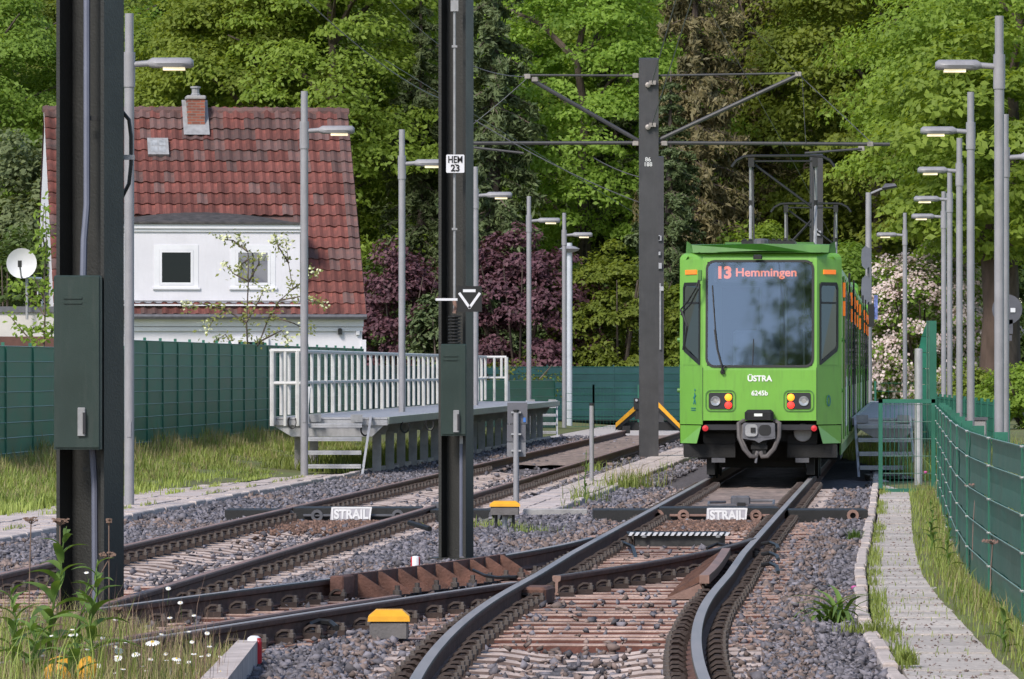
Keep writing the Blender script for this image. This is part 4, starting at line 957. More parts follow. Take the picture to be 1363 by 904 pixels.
arm('lower_tube',[(850,190.5,-.1),(628,191,-.1)],.037,m_mast_far); arm('lower_tube',[(876,190.5,-.1),(1184,192.5,-.1)],.037,m_mast_far)
arm('registration_arm',[(1146,199,-.3),(1070,205,-.4)],.024,m_mast_far); arm('registration_arm',[(620,196,-.3),(697,205,-.4)],.024,m_mast_far)
arm('dropper',[(1067,100,-.1),(1072,190,-.15)],.006,m_mast_far)
m_brass=M('fitting_brass', (.3, .27, .25),.5,.4,.3,9)
for px,py in ((846,191),(884,191),(702,102),(1062,99),(846,101),(1146,198),(1158,192),(712,106)):
    mb=MB(); mb.cbox(((px-863.5)/SM,-.1,zpx(py,YM)+.12),.13,.11,.09,0,.015); mb.build('pipe_fitting',m_brass,bm)
for py in (114,170):
    mb=MB(); mb.lathe([(.02,-.3),(.055,-.29),(.055,-.22),(.04,-.2)],((862-863.5)/SM,0,zpx(py,YM)+.12),8,'y'); mb.cbox(((868-863.5)/SM,-.26,zpx(py-3,YM)+.12),.14,.06,.08); mb.build('wire_anchor',m_brass,bm)
lettering('number_upper','86',.115,M('stencil_white',(.6,.6,.6),.6),bm,(-.02,-.206,zpx(213,YM)+.12),bold=.002); lettering('number_lower','188',.115,MATS['stencil_white'],bm,(-.02,-.206,zpx(219.5,YM)+.12),bold=.002)
def farmast(px,py,label,wd,nums):
    Y=163.; t=boxmast((at(px,Y)[0],Y,-.12),label,wd,.4,zpx(py,Y)+.12)
    for z,s in ((5.6,.14),(5.05,.1),(4.7,.16),(4.4,.18),(4.0,.12)):
        for k in range(2):
            mb=MB(); mb.cbox((rng.uniform(-.1,.16),-.24,z+rng.uniform(-.15,.15)),.12,.08,s,0,.01); mb.build('fitting',m_galv,t)
    MB().tube([(.1,-.24,4.2),(.1,-.24,2.3)],.03,6).build('tension_rod',m_galv_d,t)
    if nums:
        lettering('number_upper','1',.16,MATS['stencil_white'],t,(-.03,-.206,3.75),bold=.003); lettering('number_lower','4',.16,MATS['stencil_white'],t,(-.03,-.206,3.6),bold=.003)
    return t
farmast(874,208,'far slate box mast hidden behind the central mast',.40,False); farmast(1086.5,205,'far slate box mast behind the pantographs of the tram',.36,True)
# wires
def wire(label,pts,r=.008):
    t=MB().tube(pts,r,4).build('wire',M('wire_grey',(.16,.16,.17),.5,.3,.1,5)); tag(t,label,'wire'); return t
def W_(px,py,Y): return (*at(px,Y)[:2],zpx(py,Y))
def sag(a,b,s,n=10): return [tuple(np.array(a)*(1-t)+np.array(b)*t-np.array([0,0,s*4*t*(1-t)])) for t in np.linspace(0,1,n)]
wire('steep guy wire tied to the upper anchor of the central mast',[W_(868,110,112.7),W_(908,-30,95)],.011)
wire('steep guy wire tied to the lower anchor of the central mast',[W_(868,166,112.7),W_(930,-30,95)],.011)
wire('wire slanting down from the top left towards the second mast',sag(W_(395,-12,70),W_(585,131,112),.15),.010)
wire('short wire slanting down to the second mast at the top edge',sag(W_(505,-15,80),W_(585,60,112),.05),.009)
wire('wire from the second mast to the tip of the left upper arm',sag(W_(630,88,112),W_(702,102,112.9),.06),.010)
wire('wire slanting from the left registration arm down to the central mast',sag(W_(632,160,112.5),W_(852,270,113),.1),.010)
wire('short wire slanting into the central mast below the arm',sag(W_(790,210,113.2),W_(852,236,113.2),.04),.010)
wire('wire rising from the left arm tip down towards the second mast',sag(W_(702,104,113),W_(630,165,113),.02),.008)
wire('wire from the right upper arm tip down to the lower tube',[W_(1066,102,113),W_(1160,190,113)],.008)
wire('wire slanting from top centre to the tip of the right upper arm',sag(W_(960,-10,95),W_(1062,97,113),.05),.008)
wire('contact wire above the tram track',[(XA(60)+.1,60,5.42),(XA(113)+.1,113,5.42),(XA(170),170,5.42)],.005)
wire('contact wire above the rusty left track',[(XB(70),70,5.42),(XB(113),113,5.42),(XB(150),150,5.42)],.005)

# ================================================================ left platform
m_deck=M('platform_deck', (.34, .34, .37),.5,.2,.12,8,.2,60,stretch=(3,.3,1)); m_edge=M('platform_edge',(.38,.41,.36),.55,.1,.12,5)
def platform(name,label,xl,xr,y0,y1,zt,post_y,inner):
    t=thing('platform',label,'platform',((xl(y0)+xr(y0))/2,y0,-.15)); L=t.location
    y=y0; k=0
    while y<y1-.1:
        yb=min(y+1.2,y1)-.01
        mb=MB(); q=[(xl(y),y),(xr(y),y),(xr(yb),yb),(xl(yb),yb)]
        mb.add([(a,b,zt-.05) for a,b in q]+[(a,b,zt+.003*(k%2)) for a,b in q],[(4,5,6,7),(0,1,5,4),(1,2,6,5),(2,3,7,6),(3,0,4,7),(3,2,1,0)]); mb.build('deck_plank',m_deck,t,off=L,fixn=False); y+=1.2; k+=1
    for xf,s in ((xr,1),(xl,-1)):
        mb=MB(); a,b=xf(y0),xf(y1)
        mb.add([(a,y0-.02,zt-.13),(a+s*.06,y0-.02,zt-.11),(a+s*.07,y0-.02,zt+.008),(a,y0-.02,zt+.008),(b,y1,zt-.13),(b+s*.06,y1,zt-.11),(b+s*.07,y1,zt+.008),(b,y1,zt+.008)],[(0,1,2,3),(7,6,5,4),(0,4,5,1),(1,5,6,2),(2,6,7,3),(3,7,4,0)])
        mb.build('edge_beam',m_edge,t,off=L)
    mb=MB(); a,b=xl(y0),xr(y0)
    mb.box(a-.03,b+.04,y0-.06,y0-.02,zt-.03,zt+.004); mb.box(a-.03,b+.04,y0-.05,y0-.0,zt-.13,zt-.04); mb.build('end_beam',m_galv,t,off=L)
    mb=MB(); mb.prism([(a-.02,zt-.13),(b-.02,zt-.13),(b-.22,zt-.32),(a+.3,zt-.32)],'y',y0-.0,y0+.12); mb.build('end_girder',m_galv,t,off=L)
    y=post_y
    while y<y1-.5:
        for xx in ((xr(y)-.25,xl(y)+.3) if inner and y<101 else (xr(y)-.27,)):
            MB().cbox((xx,y,(zt-.3-.15)/2-.0),.15,.15,zt-.3+.2).build('support_post',m_conc_post,t,off=L)
        mb=MB(); mb.prism([(xl(y)+.15,zt-.13),(xr(y)-.02,zt-.13),(xr(y)-.12,zt-.3),(xl(y)+.3,zt-.3)],'y',y-.07,y+.07); mb.build('cross_girder',m_galv_d,t,off=L)
        y+=2.5
    return t
m_conc_post=M('support_concrete', (.42, .4, .4),.85,0,.2,5,.3,50)
def LPL(Y): return -4.02+.067*(Y-96)
def LPR(Y): return -2.14+.0672*(Y-96)
ZP=.80
lp=platform('platform','raised grey platform on short posts beside the left track',LPL,LPR,96,145,ZP,97.2,True)
def cable_loop(c,r,label):
    o=MB().tube([(c[0]+r*.7*cos(a),c[1],c[2]+r*sin(a)) for a in np.linspace(2.2,7.0,12)],.016,5).build('cable_loop',m_rubber,lp,off=lp.location,smooth=True)
for px,py,Y in ((486,572,95.8),(539,568,98.6),(572,565,101.5),(389,562,95.8)): cable_loop(W_(px,py,Y),.1,'')
# railing along the back edge
ra=thing('railing','long white-grey railing of upright bars along the back of the left platform','railing',(LPL(96),96,ZP)); L=ra.location
yy=np.arange(95.9,146,1.28)
def rail_tube(pts,r,name): MB().tube(pts,r,7).build(name,m_railing,ra,off=L,smooth=True)
rail_tube([(LPL(95.8)-.02,95.8,ZP+1.13),(LPL(120),120,ZP+1.13),(LPL(146),146,ZP+1.13)],.035,'top_rail')
rail_tube([(LPL(95.8)-.02,95.8,ZP+.58),(LPL(120),120,ZP+.58),(LPL(146),146,ZP+.58)],.03,'middle_rail')
for k,y in enumerate(yy):
    rail_tube([(LPL(y),y,ZP-.12 if k%4==0 else ZP+.03),(LPL(y),y,ZP+1.12)],.042 if k%4==0 else .033,'railing_post' if k%4==0 else 'railing_bar')
# return of the railing across the near end, left of the steps
xs=[-4.05,-3.92,-3.72,-3.55]
re_=thing('end_railing','short railing across the near left corner of the platform','railing',(-4.05,95.85,ZP)); L=re_.location
for z in (1.13,.58): MB().tube([(-4.05,95.82,ZP+z),(-3.48,95.82,ZP+z)],.034,7).build('rail_tube',m_railing,re_,off=L,smooth=True)
for i,x in enumerate((-4.04,-3.82,-3.61)): MB().tube([(x,95.82,ZP-.14),(x,95.82,ZP+1.13)],.042 if i!=1 else .03,7).build('railing_bar',m_railing,re_,off=L,smooth=True)
MB().tube([(-3.42,95.82,ZP+.5),(-3.44,95.5,ZP+.2),(-3.47,95.1,-.15)],.035,7).build('hand_rail',m_railing,re_,off=L,smooth=True)
# railing at the far end
rf=thing('end_railing','white railing across the far end of the left platform right of the mast','railing',(LPL(146),146,ZP)); L=rf.location
x0=at(636,146)[0]; xs=[at(p,146)[0] for p in (641,658,667.5,674)]
MB().tube([(x0,146,ZP+1.13),(xs[3],146,ZP+1.13)],.035,7).build('rail_tube',m_railing,rf,off=L); MB().tube([(x0,146,ZP+.6),(xs[3],146,ZP+.6)],.03,7).build('rail_tube',m_railing,rf,off=L)
for i,x in enumerate(xs): MB().tube([(x,146,ZP+(.6 if i==2 else 0)),(x,146,ZP+1.13)],.035 if i!=3 else .05,7).build('railing_bar',m_railing,rf,off=L)
MB().tube([(xs[3]+.05,146.1,ZP+.5),(xs[3]+.1,146.3,-.1)],.03,6).build('hand_rail',m_railing,rf,off=L)
# steps
def steps(label,loc,wd,n,rise,going,slope=0.,group=None):
    t=thing('platform_steps',label,'steps',loc,0,group)
    h=n*rise
    for k in range(n):
        z=rise*(k+.72); y=k*going
        mb=MB(); mb.cbox((0,y,z),wd,.24,.035,0,.004); mb.cbox((0,y-.11,z-.02),wd,.012,.06); mb.build('tread',m_galv,t)
    for s in (-1,1):
        x=s*(wd/2+.02); e=.12 if s>0 and slope else 0
        mb=MB(); mb.add([(x-.02,-.2,0),(x+.02,-.2,0),(x+.02+e,n*going,h+.08),(x-.02+e,n*going,h+.08),(x-.02,-.08,0),(x+.02,-.08,0),(x+.02+e,n*going+.1,h+.08),(x-.02+e,n*going+.1,h+.08)],[(0,1,2,3),(7,6,5,4),(0,4,5,1),(1,5,6,2),(2,6,7,3),(3,7,4,0)])
        mb.build('stringer',m_galv,t)
        MB().cbox((s*(wd/2-.1),n*going+.02,h+.04),.2,.02,.13).build('fixing_plate',m_galv_d,t)
    return t
steps('galvanised open steps up to the near end of the left platform',((at(445,95)[0]),94.95,-.15),.9,4,.225,.22,.1)
steps('open steps at the far end of the left platform',(at(742,146.3)[0]-.4,146.6,-.15),.75,4,.22,.2)
def RPL(Y): return at(1139,94.6)[0]+.0695*(Y-94.6)
def RPR(Y): return at(1222,94.6)[0]+.0695*(Y-94.6)
platform('platform','raised grey platform on the right behind the tram and the green gate',RPL,RPR,94.6,146,ZP,96,False)
steps('galvanised open steps of the right platform behind the green gate',(at(1180,93.5)[0],93.6,-.15),.88,4,.225,.22)
# ================================================================ house
HY0=147.0; HRZ=radians(8.0)
hs=thing('house','white house with a steep red tiled roof and flat dormer behind the left fence','house',(at(284,HY0)[0],HY0,.2),HRZ)
SH=F/HY0
def hx(px): return (px-284)/SH/cos(HRZ)
def hz(py): return zpx(py,HY0)-.2
EX0,EX1=hx(74),hx(486); ZE=hz(420); ZR=hz(143)+.17; RUN=4.5; DEP=2*RUN
SL=sqrt(RUN**2+(ZR-ZE)**2); SA=atan2(ZR-ZE,RUN)
# walls
wl=MB(); x0,x1=EX0+.03,EX1-.06
wl.box(x0,x1,.3,DEP-.3,0,ZE-.02)
wl.prism([(.3,ZE-.02),(DEP-.3,ZE-.02),(RUN,ZR-.28)],'x',x0,x1)
wl.build('wall',m_white,hs)
mb=MB(); mb.box(x0-.04,x1+.03,.2,.3,ZE-.28,ZE-.10); mb.box(x0-.02,x1+.015,.24,.3,ZE-.40,ZE-.30); mb.build('cornice',m_white2,hs)
mb=MB(); mb.tube([(EX0,-.06,ZE-.03),(EX1+.02,-.06,ZE-.03)],.07,8); mb.build('gutter',m_grey,hs)
mb=MB(); mb.box(EX0+.05,EX1-.02,-.05,.3,ZE-.1,ZE-.06); mb.build('soffit',m_white2,hs)
# roof underlay
mb=MB(); mb.add([(EX0,.02,ZE-.02),(EX1,.02,ZE-.02),(EX1,RUN,ZR-.06),(EX0,RUN,ZR-.06),(EX0,DEP,ZE),(EX1,DEP,ZE)],[(0,1,2,3),(3,2,5,4)]); 
rf=mb.build('roof',m_tile_old,hs)
# pantiles
NC=29; TW=(EX1-EX0)/NC; NR=19; TG=SL/NR
def tile_mesh(lift):
    prof=[(-.5,.012),(-.36,.05),(-.16,.062),(.04,.03),(.2,.0),(.38,-.004),(.54,.016)]
    vs=[];fs=[];n=len(prof); LT=TG*1.12
    for y,dz in ((0,lift),(LT,.0)):
        for u,h in prof: vs.append((u*TW,y,h*.8+dz))
    for u,h in prof: vs.append((u*TW,0,h*.8+lift-.03))
    for i in range(n-1): fs+=[(i,i+1,n+i+1,n+i),(2*n+i,2*n+i+1,i+1,i)]
    mb=MB(); mb.add(vs,fs); mb.v=[(x,y*cos(SA)-z*sin(SA),y*sin(SA)+z*cos(SA)) for x,y,z in mb.v]
    return mb
tl=tile_mesh(.045); to=tl.build('tile_source',m_tile,fixn=False); T_RED=to.data.copy(); T_OLD=to.data.copy(); T_OLD.materials.clear(); T_OLD.materials.append(m_tile_old); bpy.data.objects.remove(to)
DX0,DX1=hx(153),hx(400); ZD0,ZD1=hz(401),hz(298)       # dormer front
dorm_y=.24
slots=[]
for r in range(NR):
    for c in range(NC):
        x=EX0+TW*(c+.5); s=r*TG; y,z=s*cos(SA),ZE+s*sin(SA)
        arch=.12*(1-((x-(DX0+DX1)/2)/((DX1-DX0)/2))**2)
        if DX0-.02<x<DX1+.05 and ZD0-.12<z<ZD1+.02+max(0,arch): continue
        slots.append((r,c,x,y,z))
slots.sort(key=lambda q:(0 if q[2]>hx(165) else 1, -q[0]*0+abs(q[2]-hx(440))))
old=lambda r,c:rng.random()<.16+.5*max(0,(r-11)/8) or c>=NC-1 and r>3
for k,(r,c,x,y,z) in enumerate(slots[:300]):
    o=bpy.data.objects.new('roof_tile',T_OLD if old(r,c) else T_RED); COL.objects.link(o); o.parent=rf; o.location=(x,y+rng.uniform(-.012,.012),z+rng.uniform(-.006,.006)); o.rotation_euler=(0,0,rng.uniform(-.012,.012))
rest=slots[300:]; tv=np.array(tl.v); tf=tl.f; V=[];Fq=[]
for (r,c,x,y,z) in rest:
    o=len(V); V+= [tuple(p) for p in tv+np.array((x,y+rng.uniform(-.012,.012),z+rng.uniform(-.006,.006)))]; Fq+=[tuple(i+o for i in f) for f in tf]
o=stuff(npobj('roof_tiles',np.array(V),np.array(Fq),[m_tile,m_tile_old],hs)); o.data.polygons.foreach_set('material_index',np.repeat(np.array([1 if old(q[0],q[1]) else 0 for q in rest],dtype=np.int32),len(tf))); o.data.update()
# ridge tiles
for k in range(20):
    xk=EX0-.03+(EX1-EX0+.06)*k/20; ln=(EX1-EX0)/20*1.08
    if hx(262)<xk+ln*.5<hx(294): continue
    mb=MB(); pr=[(RUN+.13*cos(a),ZR-.09+.13*sin(a)) for a in np.linspace(-.3,pi+.3,8)]; mb.prism(pr,'x',0,ln); 
    o=mb.build('ridge_tile',m_tile_old,rf); o.location=(xk,0,rng.uniform(-.008,.012))
# verge boards on the gables
for x in (EX0,): 
    mb=MB(); mb.add([(x+.0,0,ZE-.12),(x+.0,RUN,ZR-.14),(x,RUN,ZR+.02),(x,0,ZE+.04),(x+.05,0,ZE-.12),(x+.05,RUN,ZR-.14),(x+.05,RUN,ZR+.02),(x+.05,0,ZE+.04)],[(0,1,2,3),(7,6,5,4),(0,4,5,1),(2,6,7,3)]); mb.build('verge_board',m_white2,hs)
mb=MB(); mb.add([(EX1,0,ZE-.1),(EX1,RUN,ZR-.1),(EX1,RUN,ZR+.0),(EX1,0,ZE+.02),(EX1+.03,0,ZE-.1),(EX1+.03,RUN,ZR-.1),(EX1+.03,RUN,ZR+.0),(EX1+.03,0,ZE+.02)],[(0,1,2,3),(7,6,5,4),(0,4,5,1),(2,6,7,3)]); mb.build('verge_board',m_tile_old,hs)
# dormer
dm=MB().box(DX0,DX1,dorm_y,2.6,ZD0-.05,ZD1).build('dormer',m_white,hs)
mb=MB(); mb.box(DX0-.03,DX1+.06,dorm_y-.10,dorm_y,ZD1-.12,ZD1-.01); mb.box(DX0-.02,DX1+.04,dorm_y-.05,dorm_y,ZD1-.2,ZD1-.125); mb.build('cornice',m_white2,dm)
m_felt=M('roofing_felt',(.06,.055,.055),.8,0,.5,5,.4,40,col2=(.03,.03,.03))
vs=[];fs=[];n=13
for i in range(n):
    u=i/(n-1); x=DX0-.1+(DX1-DX0+.2)*u; b=.30*(1-(2*u-1)**2)
    yb=min(RUN,(ZD1+.05+b-ZE)/math.tan(SA)+.08)
    vs+=[(x,dorm_y-.16,ZD1-.0),(x,dorm_y-.16,ZD1+.05),(x,(dorm_y+yb)/2,ZD1+.05+b*.75),(x,yb,ZD1+.07+b)]
for i in range(n-1):
    for k in range(3): fs.append((i*4+k,i*4+4+k,i*4+5+k,i*4+1+k))
mb=MB(); mb.add(vs,fs); mb.build('dormer_roof',m_felt,dm)
mb=MB(); mb.box(DX0+.1,DX1,dorm_y-.06,dorm_y+.05,ZD0-.0,ZD0+.025); mb.build('flashing',m_galv_d,dm)
MB().box(DX0-.05,DX1+.03,dorm_y-.2,dorm_y-.0,ZD0-.12,ZD0-.08).build('flashing_strip',m_white2,dm)
def window(px0,px1,py0,py1,lab,curtain):
    px0+=4; px1+=4
    X0,X1,Z0_,Z1_=hx(px0),hx(px1),hz(py1),hz(py0); y=dorm_y
    mb=MB(); ring(mb,[(X0-.2,Z0_-.13),(X1+.2,Z0_-.13),(X1+.2,Z1_+.2),(X0-.2,Z1_+.2)],[(X0-.07,Z0_-.07),(X1+.07,Z0_-.07),(X1+.07,Z1_+.07),(X0-.07,Z1_+.07)],y-.012,y-.0)
    w_=mb.build('window',m_white2,dm,lab)
    mb=MB(); ring(mb,[(X0-.066,Z0_-.066),(X1+.066,Z0_-.066),(X1+.066,Z1_+.066),(X0-.066,Z1_+.066)],[(X0,Z0_),(X1,Z0_),(X1,Z1_),(X0,Z1_)],y-.02,y+.0); mb.build('frame',m_white2,w_)
    MB().box(X0-.24,X1+.24,y-.06,y-.013,Z0_-.18,Z0_-.125).build('sill',m_white2,w_)
    if curtain:
        MB().box(X0,X1,y-.012,y-.005,Z0_,Z1_).build('pane',m_curt,w_)
        MB().box((X0+X1)/2-.03,(X0+X1)/2+.02,y-.02,y-.013,Z0_,Z1_).build('mullion',m_int_d,w_)
    else:
        MB().box(X0,X1,y-.012,y-.005,Z0_,Z1_).build('pane',m_dkglass,w_)
m_curt=glassmat('curtained_glass',dark=(.16,.16,.2),gloss=.1)
window(213,251,336,376,'dark window of the dormer',False); window(314,353,336,376,'curtained window of the dormer behind the blossoming sapling',True)
# ground floor window behind the sapling, wall lamp, corner block
GX0,GX1=hx(318),hx(352); w_=MB().box(GX0-.12,GX1+.12,.22,.3,hz(476),hz(449)).build('window',m_white2,hs); MB().box(GX0,GX1,.2,.218,hz(480),hz(455)).build('pane',m_dkglass,w_)
mb=MB(); mb.cbox((hx(453),.22,hz(441)),.1,.12,.16,0,.02); mb.build('wall_lamp',m_blk,hs)
mb=MB(); mb.cbox((hx(477),.25,hz(443)),.1,.08,.1,0,.01); mb.build('wall_box',m_white2,hs)
mb=MB(); mb.cbox((EX1-.02,.4,hz(470)+.1),.12,.3,.5); mb.build('wall_corner',m_white,hs)
# chimney
def zroof(y): return ZE+y/RUN*(ZR-ZE)
cx0,cx1=hx(267),hx(290.5); cy=RUN-.25
m_brick=bpy.data.materials.new('chimney_brick'); m_brick.use_nodes=True
n_=m_brick.node_tree.nodes; l_=m_brick.node_tree.links; bt=n_.new('ShaderNodeTexBrick'); tc_=n_.new('ShaderNodeTexCoord'); mp_=n_.new('ShaderNodeMapping')
mp_.inputs['Rotation'].default_value=(pi/2,0,0); l_.new(tc_.outputs['Object'],mp_.inputs[0]); l_.new(mp_.outputs[0],bt.inputs[0])
bt.inputs['Color1'].default_value=(.33,.1,.06,1); bt.inputs['Color2'].default_value=(.16,.06,.045,1); bt.inputs['Mortar'].default_value=(.2,.17,.15,1)
bt.inputs['Scale'].default_value=1.; bt.inputs['Brick Width'].default_value=.22; bt.inputs['Row Height'].default_value=.072; bt.inputs['Mortar Size'].default_value=.008; l_.new(bt.outputs[0],n_['Principled BSDF'].inputs['Base Color']); n_['Principled BSDF'].inputs['Roughness'].default_value=.9
ch=MB().box(cx0,cx1,cy-.25,cy+.3,ZR-.75,hz(121)).build('chimney',m_brick,hs)
mb=MB(); mb.cbox(((cx0+cx1)/2,cy+.02,hz(119.5)),cx1-cx0+.06,.62,.09,0,.03); mb.build('chimney_crown',m_conc,ch)
mb=MB(); mb.lathe([(.12,0),(.13,.05),(.10,.08),(.10,.2),(.14,.22),(.14,.26),(.05,.27)],((cx0+cx1)/2-.0,cy,hz(118)),10); mb.build('chimney_pot',m_galv_d,ch)
mb=MB(); c0,c1=hx(261),hx(296)
yb_=RUN-.72; za=zroof(yb_)+.09; zb=ZR+.03
for a,b,u,v in ((c0,c1,yb_,cy-.25),(c0,cx0,cy-.25,RUN+.05),(cx1,c1,cy-.25,RUN+.05)):
    mb.add([(a,u,zroof(u)+.17),(b,u,zroof(u)+.17),(b,v,zroof(v)+.17),(a,v,zroof(v)+.17)],[(0,1,2,3)])
mb.build('flashing',m_galv_d,ch)
# little roof light of four panes
y0=RUN*(hz(201)-ZE)/(ZR-ZE); y1=RUN*(hz(183)-ZE)/(ZR-ZE); a,b=hx(214),hx(236)
def onr(x,y,d): return (x,y-d*sin(SA),zroof(y)+d*cos(SA))
mb=MB(); mb.add([onr(a-.06,y0-.04,.13),onr(b+.06,y0-.04,.13),onr(b+.06,y1+.04,.13),onr(a-.06,y1+.04,.13),onr(a-.06,y0-.04,-.05),onr(b+.06,y0-.04,-.05),onr(b+.06,y1+.04,-.05),onr(a-.06,y1+.04,-.05)],[(0,1,2,3),(0,4,5,1),(1,5,6,2),(2,6,7,3),(3,7,4,0)])
sk=mb.build('roof_light',m_galv_d,hs)
for i in range(2):
    for j in range(2):
        u0=a+(b-a)*(i*.5+.04); u1=a+(b-a)*(i*.5+.46); v0=y0+(y1-y0)*(j*.5+.04); v1=y0+(y1-y0)*(j*.5+.46)
        mb=MB(); mb.add([onr(u0,v0,.135),onr(u1,v0,.135),onr(u1,v1,.135),onr(u0,v1,.135)],[(0,1,2,3)]); mb.build('pane',m_dkglass if False else M('frosted_pane',(.3,.31,.33),.3,0,.3,8),sk)
# garage and satellite dish
g=thing('garage','low pale flat-roofed garage at the left edge behind the fence','garage',(at(20,122)[0],122,.2))
MB().box(-1.8,.85,0,5,0,zpx(416,122)-.2).build('wall',M('render_pale',(.55,.52,.5),.85,0,.08,2,.2,60),g); MB().box(-1.85,.9,-.06,5.05,zpx(416,122)-.199,zpx(408,122)-.2).build('roof_edge',m_grey,g)
MB().box(-1.8,.86,-.012,.0,.5,zpx(448,122)-.2).build('base_band',M('band_brown',(.11,.05,.04),.8),g)
d=thing('satellite_dish','round white satellite dish left of the house','satellite dish',(at(31,122)[0],121.6,zpx(351,122)))
mb=MB(); mb.lathe([(0,.1),(.15,.09),(.25,.05),(.32,0),(.325,-.01),(.25,.03),(.15,.07),(0,.085)],(0,0,0),24,'y'); mb.build('reflector',M('dish_white',(.62,.62,.64),.5,0,.05,3),d,smooth=True)
MB().tube([(0,-.0,-.3),(.02,-.35,-.28),(.0,-.45,-.05)],.02,6).build('feed_arm',m_galv_d,d); mb=MB(); mb.cbox((0,-.45,-.02),.08,.08,.14); mb.build('receiver',m_blk,d)
MB().tube([(0,.1,0),(.1,.15,-.3),(.4,.3,-.32)],.03,6).build('bracket',m_white2,d); MB().tube([(.1,.15,-.3),(.1,.15,-1.2)],.03,6).build('pole',m_galv_d,d)

# ================================================================ trees
lf_spring=leafmat('leaf_spring',(.155,.235,.035),(.29,.39,.065),.52,.018); lf_mid=leafmat('leaf_mid',(.13,.2,.033),(.23,.325,.058),.52,.015)
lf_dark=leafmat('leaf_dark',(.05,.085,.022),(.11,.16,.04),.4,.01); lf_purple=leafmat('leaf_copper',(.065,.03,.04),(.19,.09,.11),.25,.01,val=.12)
lf_pale=leafmat('leaf_pale',(.10,.13,.06),(.2,.24,.11),.35,.01); lf_needle=leafmat('needle_green',(.05,.08,.03),(.13,.17,.07),.15,.01,val=.12)
lf_brown=leafmat('needle_brown',(.08,.08,.035),(.22,.19,.09),.15,.01,val=.1); lf_blossom=leafmat('blossom_white',(.52,.40,.43),(.8,.7,.72),.3,.005,val=.05)
lf_yel=leafmat('leaf_yellowgreen',(.12,.17,.025),(.26,.32,.05),.4,.01)
def cards(C,N,S,asp=.55,fold=.25,jit=.5):
    # leaf cards: centre C, normal-ish direction N, size S
    n=len(C); N=N+nrs.randn(n,3)*jit; N/=np.linalg.norm(N,axis=1,keepdims=True)+1e-9
    T=nrs.randn(n,3); T-=N*(T*N).sum(1,keepdims=True); T/=np.linalg.norm(T,axis=1,keepdims=True)+1e-9; B=np.cross(N,T)
    S=S[:,None]; a=C-T*S*.5; b=C+B*S*asp*.5-T*S*.05+N*S*fold*.3; c=C+T*S*.5; d=C-B*S*asp*.5-T*S*.05+N*S*fold*.3
    V=np.stack([a,b,c,d],1).reshape(-1,3); Fc=np.arange(4*n).reshape(-1,4); return V,Fc
def crown_points(rx,ry,rz,zc,nb,nl,br,flat=.5,low=-.75,sparse=0.):
    # boughs: flattened domes spread over and inside an ellipsoid; leaves lie on their upper shells
    C=[];N=[]
    for k in range(nb):
        while True:
            p=nrs.uniform(-1,1,3); q=np.linalg.norm(p)
            if .35<q<1 and p[2]>low: break
        q=q**.45/q if q>0 else 1
        p=p*q*nrs.uniform(.72,1.02); taper=1-.25*max(0,p[2])
        c=np.array([p[0]*rx*taper,p[1]*ry*taper,zc+p[2]*rz]); r=br*nrs.uniform(.6,1.35)
        d=nrs.randn(nl,3); d/=np.linalg.norm(d,axis=1,keepdims=True); d[:,2]=np.abs(d[:,2])*1.1-.25
        rr=r*(nrs.rand(nl,1)**.35); P=d*rr*np.array([1,1,flat]); P[:,2]-=.18*(P[:,0]**2+P[:,1]**2)/max(r,.1)
        C.append(c+P); out=np.array([p[0],p[1],p[2]*.5+.0]); n=np.tile(np.array([0,0,.6])+out*.6,(nl,1))+d*.6
        N.append(n)
    return np.concatenate(C),np.concatenate(N)
def broadleaf(seed,h,rx,rz,nb,nl,br,mat,leaf,low=-.75,flat=.5):
    nrs.seed(seed); zc=h-rz
    C,N=crown_points(rx,rx,rz,zc,nb,nl,br,flat,low); V,Fc=cards(C,N,leaf*nrs.uniform(.6,1.3,len(C)))
    return npmesh('crown_leaves',V,Fc,mat)
def trunk_mesh(seed,h,r,rx,top=.85,nl=9):
    R=random.Random(seed); mb=MB()
    pts=[(R.uniform(-.12,.12)*i*.4,R.uniform(-.12,.12)*i*.4,h*top*i/7) for i in range(8)]
    mb.tube(pts,[r*(1.25 if i==0 else 1-.1*i) for i in range(8)],8)
    for k in range(nl):
        i=R.randint(2,6); p=pts[i]; a=R.uniform(0,2*pi); L=rx*R.uniform(.5,.9)
        mb.tube([p,(p[0]+cos(a)*L*.4,p[1]+sin(a)*L*.4,p[2]+L*.35),(p[0]+cos(a)*L,p[1]+sin(a)*L,p[2]+L*.6)],[r*.42,r*.25,r*.08],5)
    o=mb.build('trunk_source',m_bark,smooth=60); me=o.data; bpy.data.objects.remove(o); return me
